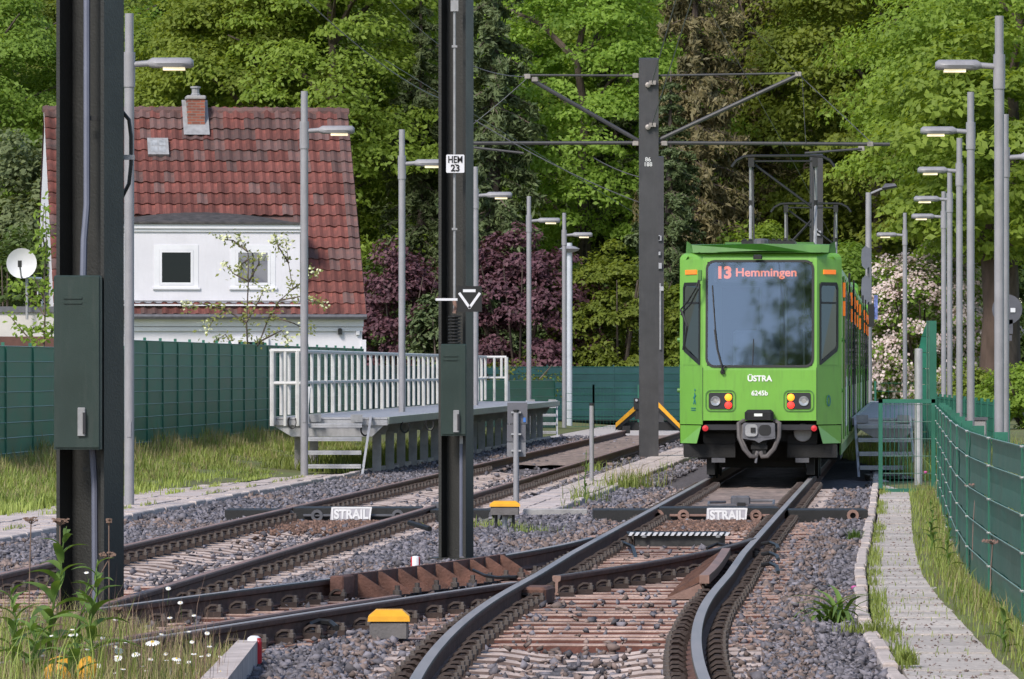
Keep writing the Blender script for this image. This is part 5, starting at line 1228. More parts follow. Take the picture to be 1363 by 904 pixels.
def conifer(seed,h,rb,mat,mat_n=0,leaf=.5,z0=.12,droop=.35,dens=1.):
    nrs.seed(seed); C=[];N=[];tb=MB(); tb.tube([(0,0,0),(.1,0,h*.5),(0,0,h)],[.3,.2,.03],8)
    z=h*z0
    while z<h*.99:
        L=rb*(1-z/h)**.75*nrs.uniform(.75,1.1)+.2; nbr=7
        for k in range(nbr):
            a=nrs.rand()*2*pi; l=L*nrs.uniform(.6,1.1); m=int(110*l*dens)+10
            t=nrs.rand(m)**.7; x=t*l; zz=z-droop*l*t**1.4+.12*l*t**4
            side=nrs.randn(m)*.28*(1-t*.6)*min(1,l*.45); hang=-np.abs(nrs.randn(m))*.35*min(1,l*.5)
            C.append(np.stack([x*cos(a)-side*sin(a),x*sin(a)+side*cos(a),zz+hang],-1)); N.append(np.stack([np.full(m,cos(a)*.6),np.full(m,sin(a)*.6),np.full(m,.5)],-1))
            if l>1: tb.tube([(0,0,z),(cos(a)*l*.5,sin(a)*l*.5,z-droop*l*.38),(cos(a)*l*.95,sin(a)*l*.95,z-droop*l*.85)],[.045,.03,.01],4)
        z+=h*.022+.18
    C=np.concatenate(C);N=np.concatenate(N); V,Fc=cards(C,N,leaf*nrs.uniform(.5,1.3,len(C)),asp=.28,jit=.6)
    o=tb.build('t',m_bark); me=o.data; bpy.data.objects.remove(o)
    return npmesh('needles',V,Fc,mat),me
def tree(name,cat,label,loc,crown,trunk,scale=1.,rz=None,group=None,mat=None):
    t=thing(name,label,cat,loc,rng.uniform(0,6.28) if rz is None else rz,group)
    sc_=scale if isinstance(scale,tuple) else (scale,)*3
    t.scale=sc_
    for nm,me in (('crown',crown),('trunk',trunk)):
        if me is None: continue
        o=bpy.data.objects.new(nm,me); COL.objects.link(o); o.parent=t
    return t
BL=[broadleaf(100+i,17,5.2,6.8,165,330,1.35,lf_spring,.195) for i in range(4)]
BM_=[broadleaf(120+i,17,5.2,6.8,165,310,1.35,lf_mid,.2) for i in range(2)]
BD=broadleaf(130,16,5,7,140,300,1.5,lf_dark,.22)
TK=[trunk_mesh(i,17,.32,4.6) for i in range(3)]
WG='tall broadleaf trees of the wood'
def wood(px,Y,kind,sc_,label,group=WG,sz=None):
    x,y,_=at(px,Y); cr={'s':BL[rng.randrange(4)],'m':BM_[rng.randrange(2)],'d':BD}[kind]
    s3=(sc_,sc_,sz or sc_); return tree('broadleaf_tree','tree',label,(x,y,.2),cr,TK[rng.randrange(3)],s3,None,group)
# front of the wood: told apart one by one
FT=[(-20,205,'m',.95,'dark green broadleaf tree at the top left corner'),(110,215,'m',1.05,'broadleaf tree rising directly behind the left half of the house roof'),
 (215,208,'s',.92,'green broadleaf tree with a visible trunk just left of the house chimney'),(330,204,'s',1.0,'light green broadleaf tree above the house roof, right of the chimney'),
 (440,202,'s',1.05,'big light green broadleaf tree between the house and the second mast'),(520,222,'d',1.0,'dark broadleaf tree behind the spruce left of the second mast'),
 (775,202,'s',1.0,'bright green broadleaf tree left of the central mast'),(845,214,'s',1.12,'bright green broadleaf tree right behind the central mast'),
 (1080,214,'s',1.1,'bright green broadleaf tree above the pantographs of the tram'),(1165,203,'s',1.08,'bright spring green tree right of the cantilever arm tip'),
 (1260,207,'s',1.05,'broadleaf tree behind the slim lamp posts on the right'),(1345,178,'s',1.0,'bright green tree overhanging the rightmost lamp posts'),
 (1420,184,'s',1.1,'broadleaf tree at the right edge of the picture')]
for px,Y,k,s_,lab in FT: wood(px,Y,k,s_,lab)
LM=[(-90,'beyond the left edge'),(35,'above the satellite dish'),(160,'behind the nearest lamp post on the left'),(285,'above the house chimney'),(400,'above the right half of the house roof'),(530,'above the lamp post on the left platform'),(655,'right of the HEM 23 plate'),(790,'above the left cantilever arm'),(910,'just right of the central mast'),(1040,'above the left pantograph'),(1160,'above the blossom bush'),(1290,'behind the row of right lamp posts'),(1420,'beyond the right edge')]
for row,(Y,kinds,s_,n) in enumerate(((232,'msmd',1.15,13),(262,'mds',1.35,13),(300,'md',1.6,12))):
    for i in range(n):
        px=-90+1540*(i+.5*(row%2)+rng.uniform(-.2,.2))/(n-.5)
        wood(px,Y+rng.uniform(-6,6),kinds[i%len(kinds)],s_*rng.uniform(.92,1.12),'tree in the %s of the wood %s'%(('second row','third row','farthest row')[row],LM[min(range(len(LM)),key=lambda q:abs(LM[q][0]-px))][1]),'trees deep in the wood')
# conifers
CN1,CT1=conifer(201,19,3.0,lf_needle,leaf=.32,z0=.05,droop=.5); CN2,CT2=conifer(202,20,3.8,lf_brown,leaf=.34,z0=.12,droop=.28,dens=.8)
def con(px,Y,label,cn,ct,s_=1.,name='spruce_tree'): x,y,_=at(px,Y); return tree(name,'tree',label,(x,y,.2),cn,ct,s_,None,'conifers at the edge of the wood')
con(655,196,'dark drooping spruce right of the HEM 23 mast',CN1,CT1,1.0); con(560,200,'slender dark spruce left of the HEM 23 mast',CN1,CT1,(.85,.85,.8)); con(700,212,'dark spruce standing behind the copper bush',CN1,CT1,1.0)
con(925,196,'brownish bare-limbed spruce right of the central mast',CN2,CT2,(.8,.8,1.0)); con(985,204,'brown tall spruce above the left pantograph frame',CN2,CT2,(.85,.85,1.05)); con(820,204,'dark spruce behind the bright bush left of the central mast',CN1,CT1,(.9,.9,.72)); con(893,190,'dark spruce directly left of the tram roof',CN1,CT1,(.8,.8,.6))
# shrubs and bushes in front of the wood
def shrub(name,cat,label,px,Y,rx,h,mat,nb,nl,br,leaf,seed,low=-.95,flat=.7,group=None,extra=None,z=0.):
    nrs.seed(seed); C,N=crown_points(rx,rx*.8,h*.52,h*.48,nb,nl,br,flat,low)
    if extra is not None:
        C,N=C[C[:,2]>0],N[C[:,2]>0]
    V,Fc=cards(C,N,leaf*nrs.uniform(.6,1.3,len(C)))
    t=thing(name,label,cat,(*at(px,Y)[:2],z),0,group)
    npobj('foliage',V,Fc,mat,t)
    mb=MB()
    for k in range(7): a=rng.uniform(0,6.28); mb.tube([(0,0,0),(cos(a)*rx*.3,sin(a)*rx*.3,h*.35),(cos(a)*rx*.7,sin(a)*rx*.6,h*.8)],[.07,.05,.015],5)
    mb.build('stems',m_bark,t)
    if extra:
        k=nrs.permutation(len(C))[:extra[1]]; Cb=C[k]; out=Cb-np.array([0,0,h*.4]); out/=np.linalg.norm(out,axis=1,keepdims=True)
        nn=extra[3]; Cc=np.repeat(Cb+out*.12,nn,0)+nrs.randn(len(Cb)*nn,3)*extra[4]; V,Fc=cards(Cc,np.repeat(out,nn,0)+np.array([0,-.4,.4]),extra[2]*nrs.uniform(.6,1.3,len(Cc)),asp=.9)
        npobj('blossom',V,Fc,extra[0],t)
    return t
shrub('copper_bush','bush','large dark purple copper-leaved bush right of the HEM 23 mast',690,184,2.9,6.2,lf_purple,160,200,.62,.17,301)
shrub('copper_bush','bush','dark purple copper-leaved bush between the house and the HEM 23 mast',528,182,2.1,5.7,lf_purple,110,170,.6,.17,302)
shrub('evergreen_bush','bush','dark evergreen conifer bush between the purple bushes left of the mast',585,176,1.0,4.0,lf_needle,60,150,.5,.2,303)
shrub('green_bush','bush','broad bright green bush between the copper bush and the tram',822,184,2.6,5.6,lf_spring,150,170,.6,.17,304)
shrub('green_bush','bush','green bush peeping between the central mast and the tram',900,184,1.4,4.6,lf_spring,60,170,.6,.17,305)
shrub('blossom_bush','bush','large bush full of pinkish white blossom behind the right lamp posts',1230,180,2.95,5.5,lf_mid,140,130,.55,.16,306,extra=(lf_blossom,3600,.11,6,.09))
shrub('green_bush','bush','green bush above the roof line of the tram behind the pantographs',1000,192,3.2,6.6,lf_spring,120,160,.8,.2,307)
shrub('green_bush','bush','green bush behind the tram rear and the street lamp',1110,190,3.4,6.0,lf_mid,120,160,.8,.2,308)
shrub('green_bush','bush','low green bush at the right edge beyond the fence',1365,150,1.5,1.7,lf_spring,50,160,.4,.13,309)
shrub('green_bush','bush','low yellowish bush behind the second lamp post from the right',1292,160,1.1,1.6,lf_yel,40,140,.4,.12,310)
shrub('pale_bush','bush','tall pale grey-green willow bush at the left edge above the garage',35,160,2.9,8.6,lf_pale,150,170,.7,.2,311,flat=1.)
shrub('dark_bush','bush','dark bush behind the satellite dish',10,150,2.2,5.4,lf_dark,90,160,.7,.18,312)
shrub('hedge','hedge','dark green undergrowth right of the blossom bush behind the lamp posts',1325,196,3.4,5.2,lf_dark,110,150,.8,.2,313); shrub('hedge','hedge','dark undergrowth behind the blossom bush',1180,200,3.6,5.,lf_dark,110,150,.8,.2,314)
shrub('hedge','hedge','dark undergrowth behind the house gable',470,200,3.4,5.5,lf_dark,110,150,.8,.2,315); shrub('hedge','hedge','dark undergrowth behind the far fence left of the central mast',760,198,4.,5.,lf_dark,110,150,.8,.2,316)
shrub('yellow_shrub','bush','sparse yellow-green shrub in front of the copper bush over the far fence',672,178.5,2.2,2.2,lf_yel,34,40,.35,.1,317)
t=thing('tree_trunk','thick reddish-brown tree trunk behind the two rightmost lamp posts','tree trunk',(*at(1320,172)[:2],0)); MB().tube([(0,0,0),(-.05,0,1.5),(.05,0,3.5),(-.1,0,6)],[.42,.34,.31,.28],10).build('trunk',M('bark_red',(.075,.05,.04),.95,0,.4,4,.8,14,col2=(.06,.04,.03),stretch=(1,1,.3)),t,smooth=True)
m_crown_r=broadleaf(150,9,4,4,80,150,1.2,lf_spring,.3); o=bpy.data.objects.new('crown',m_crown_r); COL.objects.link(o); o.parent=t; o.location=(0,0,3.2)
# slender blossoming sapling before the house, and the vine at the gable
lf_sap=leafmat('leaf_sapling',(.2,.25,.07),(.38,.42,.14),.4,.01)
def sapling(name,cat,label,px,Y,z,branches,leaf,mats,bl=True):
    t=thing(name,label,cat,(*at(px,Y)[:2],z)); s=F/Y; X0=at(px,Y)[0]; mb=MB(); C=[]; Cb=[]
    for br in branches:
        pts=[((q[0]-px)/s,rng.uniform(-.25,.25),zpx(q[1],Y)-z) for q in br]; mb.tube(pts,[.022-.016*i/(len(pts)-1) for i in range(len(pts))],5)
        for a,b in zip(pts[:-1],pts[1:]):
            L=(Vector(b)-Vector(a)).length
            for k in range(int(L*6)+1):
                p=Vector(a).lerp(Vector(b),rng.random())
                if p.z>.9: C+= [(p.x+rng.gauss(0,.09),p.y+rng.gauss(0,.09),p.z+rng.gauss(0,.07)) for _ in range(6)]
        e=pts[-1]; C+=[(e[0]+rng.gauss(0,.1),e[1]+rng.gauss(0,.1),e[2]+rng.gauss(0,.08)) for _ in range(6)]
        Cb.append(e); Cb.append(tuple(Vector(pts[-1]).lerp(Vector(pts[-2]),.4)+Vector((rng.gauss(0,.08),0,.05))))
    mb.build('stems',m_bark,t); C=np.array(C); V,Fc=cards(C,np.tile([0,-.5,.6],(len(C),1)),leaf*nrs.uniform(.7,1.3,len(C)),asp=.5); npobj('leaves',V,Fc,mats[0],t)
    if bl:
        Cc=np.repeat(np.array(Cb),9,0)+nrs.randn(len(Cb)*9,3)*np.array([.07,.06,.035]); V,Fc=cards(Cc,np.tile([0,-.6,.6],(len(Cc),1)),np.full(len(Cc),.07),asp=.9); npobj('blossom',V,Fc,mats[1],t)
    return t
b0=(330,480)
sapling('sapling','sapling','slender young tree with white blossom clusters before the house',332,118,.2,[[b0,(328,430),(331,375),(330,335),(318,315)],[(330,335),(310,320),(292,318)],[(331,375),(312,365),(300,352)],[(328,430),(300,412),(270,405),(246,408)],[(300,412),(285,425),(276,440)],[(328,430),(345,400),(352,385)],
 [(331,375),(345,350),(344,340)],[b0,(345,455),(358,420),(372,400),(390,385),(384,350),(380,320)],[(372,400),(400,395),(430,405)],[(390,385),(410,370),(418,362)],[(358,420),(390,430),(410,440)],[b0,(312,465),(300,445),(285,455)],[(345,455),(375,440),(384,455)],[(384,350),(372,330),(366,318)],[(330,345),(322,352),(316,360)]],.095,(lf_sap,M('blossom_cream',(.6,.62,.38),.7,0,.1,9)))
sapling('climbing_plant','climber','thin bright green climbing plant in front of the garage and gable',55,112,.2,[[(58,480),(60,420),(58,370),(62,320),(60,280)],[(60,420),(45,400),(30,390),(14,380)],[(58,470),(30,440),(12,420)],[(58,400),(48,375),(40,370)],[(60,450),(70,440),(76,432)],[(58,440),(44,436),(38,450)],[(60,340),(56,310),(58,270)]],.14,(lf_spring,lf_spring),False)
stuff(npobj('distant_wood',*cards(np.stack([nrs.uniform(-60,75,26000),nrs.uniform(318,350,26000),nrs.uniform(0,30,26000)],-1),np.tile([0,-.6,.5],(26000,1)),nrs.uniform(.6,1.5,26000),asp=.7),lf_mid))
# ================================================================ right fence of green mesh and strips
fr=thing('mesh_fence','low green mesh fence with woven privacy strips curving along the right path','fence',(XF(40),40,-.13)); L=fr.location
def ztop(Y): return 1.10
Z_ROWS=[.0,.255,.51,.765,1.02,1.23]
fy=[24.6,29,33.6,38.4,43.2,48.1,52.8,57.6,62.4,67.2,72,76.6,81]
def curve_pts(a,b,n): return [(XF(y),y) for y in np.linspace(a,b,n)]
for i,(a,b) in enumerate(zip(fy[:-1],fy[1:])):
    n=9; c=curve_pts(a,b,n)
    for r in range(5):
        z0,z1=-.14+Z_ROWS[r]+.004,-.14+Z_ROWS[r+1]-.004; mb=MB(); vs=[]
        for k,(x,y) in enumerate(c): q=.006*sin(k*2+r*1.7+i); vs+=[(x+q,y,z0),(x+q+.006,y,(z0+z1)/2),(x+q,y,z1)]
        mb.add(vs,[(k*3+j,k*3+3+j,k*3+4+j,k*3+1+j) for k in range(n-1) for j in range(2)]); mb.build('privacy_strip',m_teal_s,fr,off=L)
    for r in range(6):
        MB().tube([(x-.016,y,-.14+Z_ROWS[r]) for x,y in c],.005,5).build('mesh_wire',m_wire,fr,off=L)
    mb=MB()
    for y in np.arange(a,b,.62): mb.tube([(XF(y)+.022,y,-.14),(XF(y)+.022,y,1.10)],.0035,3)
    stuff(mb.build('upright_wires',m_green_f,fr,off=L))
for i,y in enumerate(fy):
    x=XF(y); p=MB().cbox((x+.075,y,.46),.1,.06,1.35).build('fence_post',m_green_f,fr,off=L)
    MB().cbox((x-.02,y,.48),.012,.04,1.25).build('clamp_bar',m_green_f,p,off=None)
    bpy.data.objects[-1] if False else None
    for r in range(6):
        for dy in (-.05,.05):
            mb=MB(); mb.lathe([(.010,-.03),(.010,-.014),(.005,-.008)],(x-.0,y+dy,-.14+Z_ROWS[r]+(.0 if r else .02)),6,'x'); mb.build('clamp_bolt',m_bolt,p)
for p in [o for o in fr.children if o.name.startswith('fence_post')]:
    for ch in p.children: ch.location=-L
# gate standing open
gt=thing('gate','open green mesh gate in front of the right platform steps','gate',(at(1245,81)[0],81,-.13))
gx0=at(1172,81)[0]-gt.location.x; zt_=zpx(534,81)+.13; zb_=zpx(653,81)+.13
for nm,a,b in (('frame_bar',(gx0,0,zb_),(gx0,0,zt_)),('frame_bar',(-.03,0,zb_),(-.03,0,zt_)),('frame_bar',(gx0,0,zt_),(-.03,0,zt_)),('frame_bar',(gx0,0,zb_),(-.03,0,zb_))):
    mb=MB(); mb.tube([a,b],.032,4) if False else mb.box(min(a[0],b[0])-.028,max(a[0],b[0])+.028,-.028,.028,min(a[2],b[2])-.028,max(a[2],b[2])+.028) ; mb.build(nm,m_green_f,gt)
x=gx0+.075
while x<-.06: MB().tube([(x,0,zb_),(x,0,zt_)],.004,4).build('mesh_rod',m_green_f,gt); x+=.062
for k in range(1,6): MB().tube([(gx0,-.008,zb_+(zt_-zb_)*k/5.2),(-.03,-.008,zb_+(zt_-zb_)*k/5.2)],.005,4).build('cross_rod',m_wire,gt)
t=thing('gate_post','white-grey tube post standing behind the gate','post',(*at(1222.5,85)[:2],-.14)); MB().tube([(0,0,0),(0,0,zpx(466,85)+.14)],.06,10).build('tube',m_galv,t,smooth=50); MB().lathe([(.062,0),(.05,.02),(0,.03)],(0,0,zpx(466,85)+.14),10).build('cap',m_galv_d,t)
# short tall fence panel beyond the platform steps
tf_=thing('fence_panel','tall dark green fence panel with a curved top corner beside the right platform','fence',(*at(1246,106)[:2],-.14)); 
h1=zpx(427,106)+.14; w1=(1246-1222)/F*106
mb=MB(); mb.cbox((-.06,0,h1/2),.13,.06,h1); mb.build('fence_post',m_green_f,tf_)
for k in range(9):
    z0=h1*k/9; z1=h1*(k+1)/9-.008; f=lambda z: -w1 if z<h1*.72 else -w1+(w1-.12)*((z/h1-.72)/.28)**2*.8
    mb=MB(); mb.add([(f(z0),-.004,z0),(-.125,-.004,z0),(-.125,-.004,z1),(f(z1),-.004,z1),(f(z0),.004,z0),(-.125,.004,z0),(-.125,.004,z1),(f(z1),.004,z1)],[(0,1,2,3),(7,6,5,4),(0,4,5,1),(2,6,7,3),(3,7,4,0)]); mb.build('privacy_strip',m_green_s,tf_)
for x_ in (-.17,-.13): MB().tube([(x_,-.02,0),(x_,-.02,h1)],.01,4).build('mesh_rod',m_wire,tf_)
# light mesh fence further right and behind the platform
def meshfence(label,pts,z0,h,step=.12,posts=True,pgap=2.5):
    t=thing('mesh_fence',label,'fence',(pts[0][0],pts[0][1],z0)); Lf=t.location; k=0
    for (a,b) in zip(pts[:-1],pts[1:]):
        d=Vector((b[0]-a[0],b[1]-a[1])); Ln=d.length; d/=Ln; n=int(Ln/pgap)+1
        for i in range(n+1):
            q=(a[0]+d.x*Ln*i/n,a[1]+d.y*Ln*i/n); MB().cbox((q[0],q[1],z0+h/2+.03),.06,.06,h+.06).build('fence_post',m_green_f,t,off=Lf)
        mb=MB()
        for i in range(int(Ln/step)): q=(a[0]+d.x*step*i,a[1]+d.y*step*i); mb.tube([(q[0],q[1],z0),(q[0],q[1],z0+h)],.004,3)
        stuff(mb.build('upright_wires',m_green_f,t,off=Lf))
        for zz in np.arange(0.05,h+.01,.25 if h<1.5 else .4): MB().tube([(a[0],a[1]-.01,z0+zz),(b[0],b[1]-.01,z0+zz)],.007,4).build('mesh_wire',m_green_f,t,off=Lf)
    return t
meshfence('see-through green mesh fence behind the two rightmost lamp posts',[(at(1235,140)[0],140),(at(1342,104)[0],104)],-.12,1.1,.12)
meshfence('see-through green mesh fence behind the right platform',[(at(1165,172)[0],172),(at(1262,172)[0],172)],-.1,1.3,.2)
t=thing('equipment_box','grey box behind the fence between the lamp posts','box',(*at(1298,96)[:2],-.14)); MB().cbox((0,0,.45),.36,.3,.9,0,.02).build('housing',m_conc,t); MB().cbox((0,-.0,.92),.4,.34,.05).build('lid',m_grey,t)
t=thing('round_sign','back of a round traffic sign with a small plate half hidden by the rightmost lamp','sign',(*at(1339,120)[:2],-.1))
MB().tube([(0,0,0),(0,0,zpx(392,120)+.1)],.03,7).build('pole',m_galv,t); mb=MB(); mb.lathe([(.32,-.01),(.32,.01),(0,.012)],(0.02,-.05,zpx(412,120)+.1),18,'y'); mb.build('sign_disc',M('sign_back',(.1,.1,.12),.5,.1,.15,5),t)
MB().cbox((.02,-.05,zpx(435,120)+.1),.24,.02,.3).build('plate',MATS['sign_back'],t); MB().cbox((.02,-.05,zpx(450,120)+.1),.2,.02,.12).build('plate',MATS['sign_back'],t)
MB().cbox((.14,-.07,zpx(413,120)+.1),.1,.02,.09).build('clamp',m_white2,t)

# ================================================================ left and far fences
def stripfence(label,pts,z0f,h,rows,mat,gap=2.5,top=True):
    t=thing('privacy_fence',label,'fence',(pts[0][0],pts[0][1],z0f)); Lf=t.location
    for (a,b) in zip(pts[:-1],pts[1:]):
        d=Vector((b[0]-a[0],b[1]-a[1])); Ln=d.length; d/=Ln; n=max(1,round(Ln/gap)); g=Ln/n; nx,ny=-d.y,d.x
        if ny>0: nx,ny=-nx,-ny
        for i in range(n+1):
            q=(a[0]+d.x*g*i,a[1]+d.y*g*i); MB().cbox((q[0]-nx*.035,q[1]-ny*.035,z0f+h/2+.03),.05,.04,h+.06).build('fence_post',m_green_f if mat is m_green_s else m_blue_s,t,off=Lf)
            MB().cbox((q[0]+nx*.012,q[1]+ny*.012,z0f+h/2),.03,.012,h).build('clamp_bar',m_green_f if mat is m_green_s else m_blue_s,t,off=Lf)
            if i==n: break
            e=(q[0]+d.x*g,q[1]+d.y*g)
            for r in range(rows):
                u0,u1=z0f+h*r/rows+.004,z0f+h*(r+1)/rows-.006; k=rng.uniform(-.006,.006)
                MB().add([(q[0],q[1]+k,u0),(e[0],e[1]+k,u0),(e[0],e[1]-k,u1),(q[0],q[1]-k,u1)],[(0,1,2,3)]).build('privacy_strip',mat,t,off=Lf)
        for r in range(rows+1): MB().tube([(a[0]+nx*.016,a[1]+ny*.016,z0f+h*r/rows),(b[0]+nx*.016,b[1]+ny*.016,z0f+h*r/rows)],.0075 if mat is m_green_s else .006,4).build('mesh_wire',m_wire if mat is m_green_s else m_green_f,t,off=Lf)
    return t
stripfence('tall green privacy fence on the left beside the nearest mast',[(XLF(80),80),(XLF(98.5),98.5)],.12,1.84,8,m_green_s)
stripfence('tall green privacy fence in front of the white house',[(XLF(99),99),(XLF(141),141)],.1,2.02,9,m_green_s,2.1)
stripfence('dark blue-green privacy fence across the background behind the buffer stop',[(XLF(141.3),141.3),(XLF(163),163),(at(640,180)[0],180),(at(905,180.5)[0],180.5),(at(1000,181)[0],181)],-.08,1.78,8,m_blue_s)
stripfence('low bright green fence piece beside the far end of the left platform',[(at(640,158)[0],158),(at(738,166)[0],166)],-.1,1.4,6,m_green_s)
meshfence('fine mesh gate fence in front of the far blue-green fence',[(at(735,170)[0],170),(at(790,170)[0],170),(at(850,170)[0],170)],-.15,1.25,.1)

# ================================================================ buffer stop
YB=151.0; bs=thing('buffer_stop','black and yellow buffer stop at the end of the left track','buffer stop',(XB(YB),YB,0))
sB=F/YB; bx=lambda px:(px-CX)/F*YB-XB(YB); bz=lambda py:zpx(py,YB)
for s,pa,pb in ((-1,(819,568),(846,545)),(1,(907,572),(876,541))):
    x0,z0,x1,z1=bx(pa[0]),bz(pa[1]),bx(pb[0]),bz(pb[1])
    mb=MB(); mb.add([(x0,-.4,z0-.1),(x0,-.4,z0+.08),(x1,-.1,z1+.1),(x1,-.1,z1-.16),(x0,-.2,z0-.1),(x0,-.2,z0+.08),(x1,.1,z1+.1),(x1,.1,z1-.16)],[(0,1,2,3),(7,6,5,4),(0,4,5,1),(1,5,6,2),(2,6,7,3),(3,7,4,0)]); mb.build('strut',m_blk,bs)
    mb=MB(); mb.add([(x0,-.42,z0-.02),(x0,-.42,z0+.1),(x1,-.12,z1+.12),(x1,-.12,z1-.02)],[(0,1,2,3)]); mb.v+= [(x,y+.03,z) for x,y,z in mb.v]; mb.f+=[(7,6,5,4),(1,5,6,2),(0,4,5,1)]; mb.mi+=[0]*3; mb.build('yellow_stripe',m_yel,bs)
xa_,xb_=bx(846),bx(876)
MB().box(xa_-.02,xb_+.02,-.1,.2,bz(558),bz(545)).build('cross_beam',m_blk,bs); MB().box(bx(822),bx(905),0,.3,bz(573),bz(562)).build('base_frame',m_blk,bs)
MB().box(xa_-.05,xa_+.1,-.15,.1,bz(545),bz(530)).build('buffer_head',m_blk,bs); mb=MB(); mb.lathe([(.04,-.18),(.03,-.2),(0,-.2)],(xa_+.02,0,bz(533)),8,'y'); mb.build('stud',m_galv,bs)
for s in (-1,1):
    MB().cbox((s*GB,-.3,.02),.2,.6,.2).build('rail_clamp',m_blk,bs)

# ================================================================ posts, boxes, markers
t=thing('sign_post','grey post with plates seen from behind left of the middle path','sign post',(*at(687,68.2)[:2],-.17)); b0z=-.17
def rz_(py): return zpx(py,68.2)+.17
MB().tube([(0,0,0),(0,0,rz_(549))],.034,10).build('pole',m_lamp,t,smooth=50); MB().lathe([(.037,0),(.037,.03),(.0,.035)],(0,0,rz_(549)),10).build('cap',m_blk,t)
m_sb=M('sign_back_slate',(.13,.13,.15),.5,.1,.1,4)
MB().box(-.105,.135,.04,.055,rz_(564),rz_(536)).build('plate',m_sb,t); MB().box(-.11,.115,.045,.06,rz_(588),rz_(565)).build('plate',m_sb,t); MB().box(-.11,.115,.05,.06,rz_(608),rz_(589)).build('plate',M('sign_back_light',(.2,.2,.22),.45,.1,.1,4),t)
MB().box(.085,.115,.032,.039,rz_(562),rz_(556)).build('sticker',M('sticker_blue',(.06,.2,.6),.5),t)
for py in (549,578,600): MB().cbox((0,.01,rz_(py)),.12,.06,.02).build('clamp',m_galv,t)
t=thing('tube_post','plain grey tube post standing between the tracks before the buffer stop','post',(*at(787.5,88)[:2],-.16)); MB().tube([(0,0,0),(0,0,zpx(540,88)+.16)],.035,10).build('tube',m_lamp,t,smooth=50); MB().lathe([(.038,0),(.038,.04),(0,.045)],(0,0,zpx(540,88)+.16),10).build('cap',m_blk,t)
m_boxg=M('box_grey',(.13,.12,.12),.6,0,.2,5,.2,50)
def trackbox(label,px,py,Y,wd,h,legs,dp=.25):
    x,y,_=at(px,Y); z=zpx(py,Y); t=thing('track_box',label,'junction box',(x,y,z),0,'yellow-lidded track boxes')
    MB().cbox((0,0,h*.3),wd,dp,h*.6,0,.012).build('housing',m_boxg,t)
    mb=MB(); mb.add([(-wd/2-.012,-dp/2-.012,h*.6),(wd/2+.012,-dp/2-.012,h*.6),(wd/2+.012,dp/2+.012,h*.6),(-wd/2-.012,dp/2+.012,h*.6),(-wd/2-.008,-dp/2-.01,h*.78),(wd/2+.008,-dp/2-.01,h*.78),(wd/2+.008,dp/2+.01,h*.78),(-wd/2-.008,dp/2+.01,h*.78),(-wd/2+.04,-dp/2+.04,h),(wd/2-.04,-dp/2+.04,h),(wd/2-.04,dp/2-.04,h),(-wd/2+.04,dp/2-.04,h)],
        [(0,1,5,4),(1,2,6,5),(2,3,7,6),(3,0,4,7),(4,5,9,8),(5,6,10,9),(6,7,11,10),(7,4,8,11),(8,9,10,11)]); mb.build('lid',m_yel,t)
    if legs:
        MB().tube([(0,0,-.32),(0,0,0)],.03,8).build('stand',m_galv,t)
        for s in (-1,1): MB().tube([(s*wd*.3,-.02,0),(s*wd*.31,-.04,-.1),(s*wd*.2,-.05,-.22),(s*.03,-.05,-.28)] if s<0 else [(s*wd*.3,-.02,0),(s*wd*.3,-.04,-.15),(s*wd*.34,-.05,-.26),(s*wd*.6,-.05,-.3)],.016,6).build('cable',m_rubber,t,smooth=True)
        for s in (-1,1): mb=MB(); mb.lathe([(.06,0),(.06,.03),(.03,.05)],(s*.09,-.05,-.33),10); mb.build('pipe_socket',m_galv,t)
    return t
trackbox('yellow-lidded grey box on a stand right of the HEM 23 mast',672,685,62.5,.315,.15,True,.3)
trackbox('yellow-lidded grey box lying in the ballast inside the turnout',518,849,37.0,.25,.185,False)
yc=thing('domed_marker','yellow domed caps half hidden by weeds in the bottom left corner','cap',(*at(80,30.6)[:2],-.12))
for dx,r in ((0,.085),(.15,.06)):
    MB().lathe([(r,0),(r,.05),(r*.9,.085),(r*.6,.115),(r*.2,.128),(0,.13)],(dx,0,zpx(893,30.6)+.12-.05),14).build('dome',m_yel,yc,smooth=50); MB().lathe([(r*.8,-.1),(r*.8,zpx(893,30.6)+.07)],(dx,0,0),10).build('stub',m_boxg,yc)
def marker(label,px,py0,py1,Y,r,side):
    x,y,_=at(px,Y); z0=zpx(py1,Y); h=zpx(py0,Y)-z0; t=thing('marker_post',label,'marker',(x,y,z0),0,'red and white track markers')
    MB().lathe([(r,-.1),(r,h*.75),(r*.86,h*.9),(r*.5,h*.985),(0,h)],(0,0,0),14).build('white_body',m_white2,t,smooth=50)
    mb=MB(); rr=r*1.02
    prof=[(rr,-.05),(rr,h*.72),(rr*.87,h*.9)]
    for a0,a1 in ((-.9,.9),) if side==1 else ((-.75,.75),(pi-.75,pi+.75)):
        n=6; vs=[];fs=[]
        for q,zz in prof:
            for k in range(n+1): a=a0+(a1-a0)*k/n-(.2 if side==1 else 0); vs.append((q*cos(a),q*sin(a),zz))
        for i in range(2):
            for k in range(n): fs.append((i*(n+1)+k,i*(n+1)+k+1,(i+1)*(n+1)+k+1,(i+1)*(n+1)+k))
        mb.add(vs,fs)
    mb.build('red_band',m_red,t)
marker('red and white capped marker at the end of the concrete kerb bottom left',338.5,846,876,33.8,.045,1)
marker('small red and white marker behind the ribbed guard rail',553,740,752,49.6,.04,2)
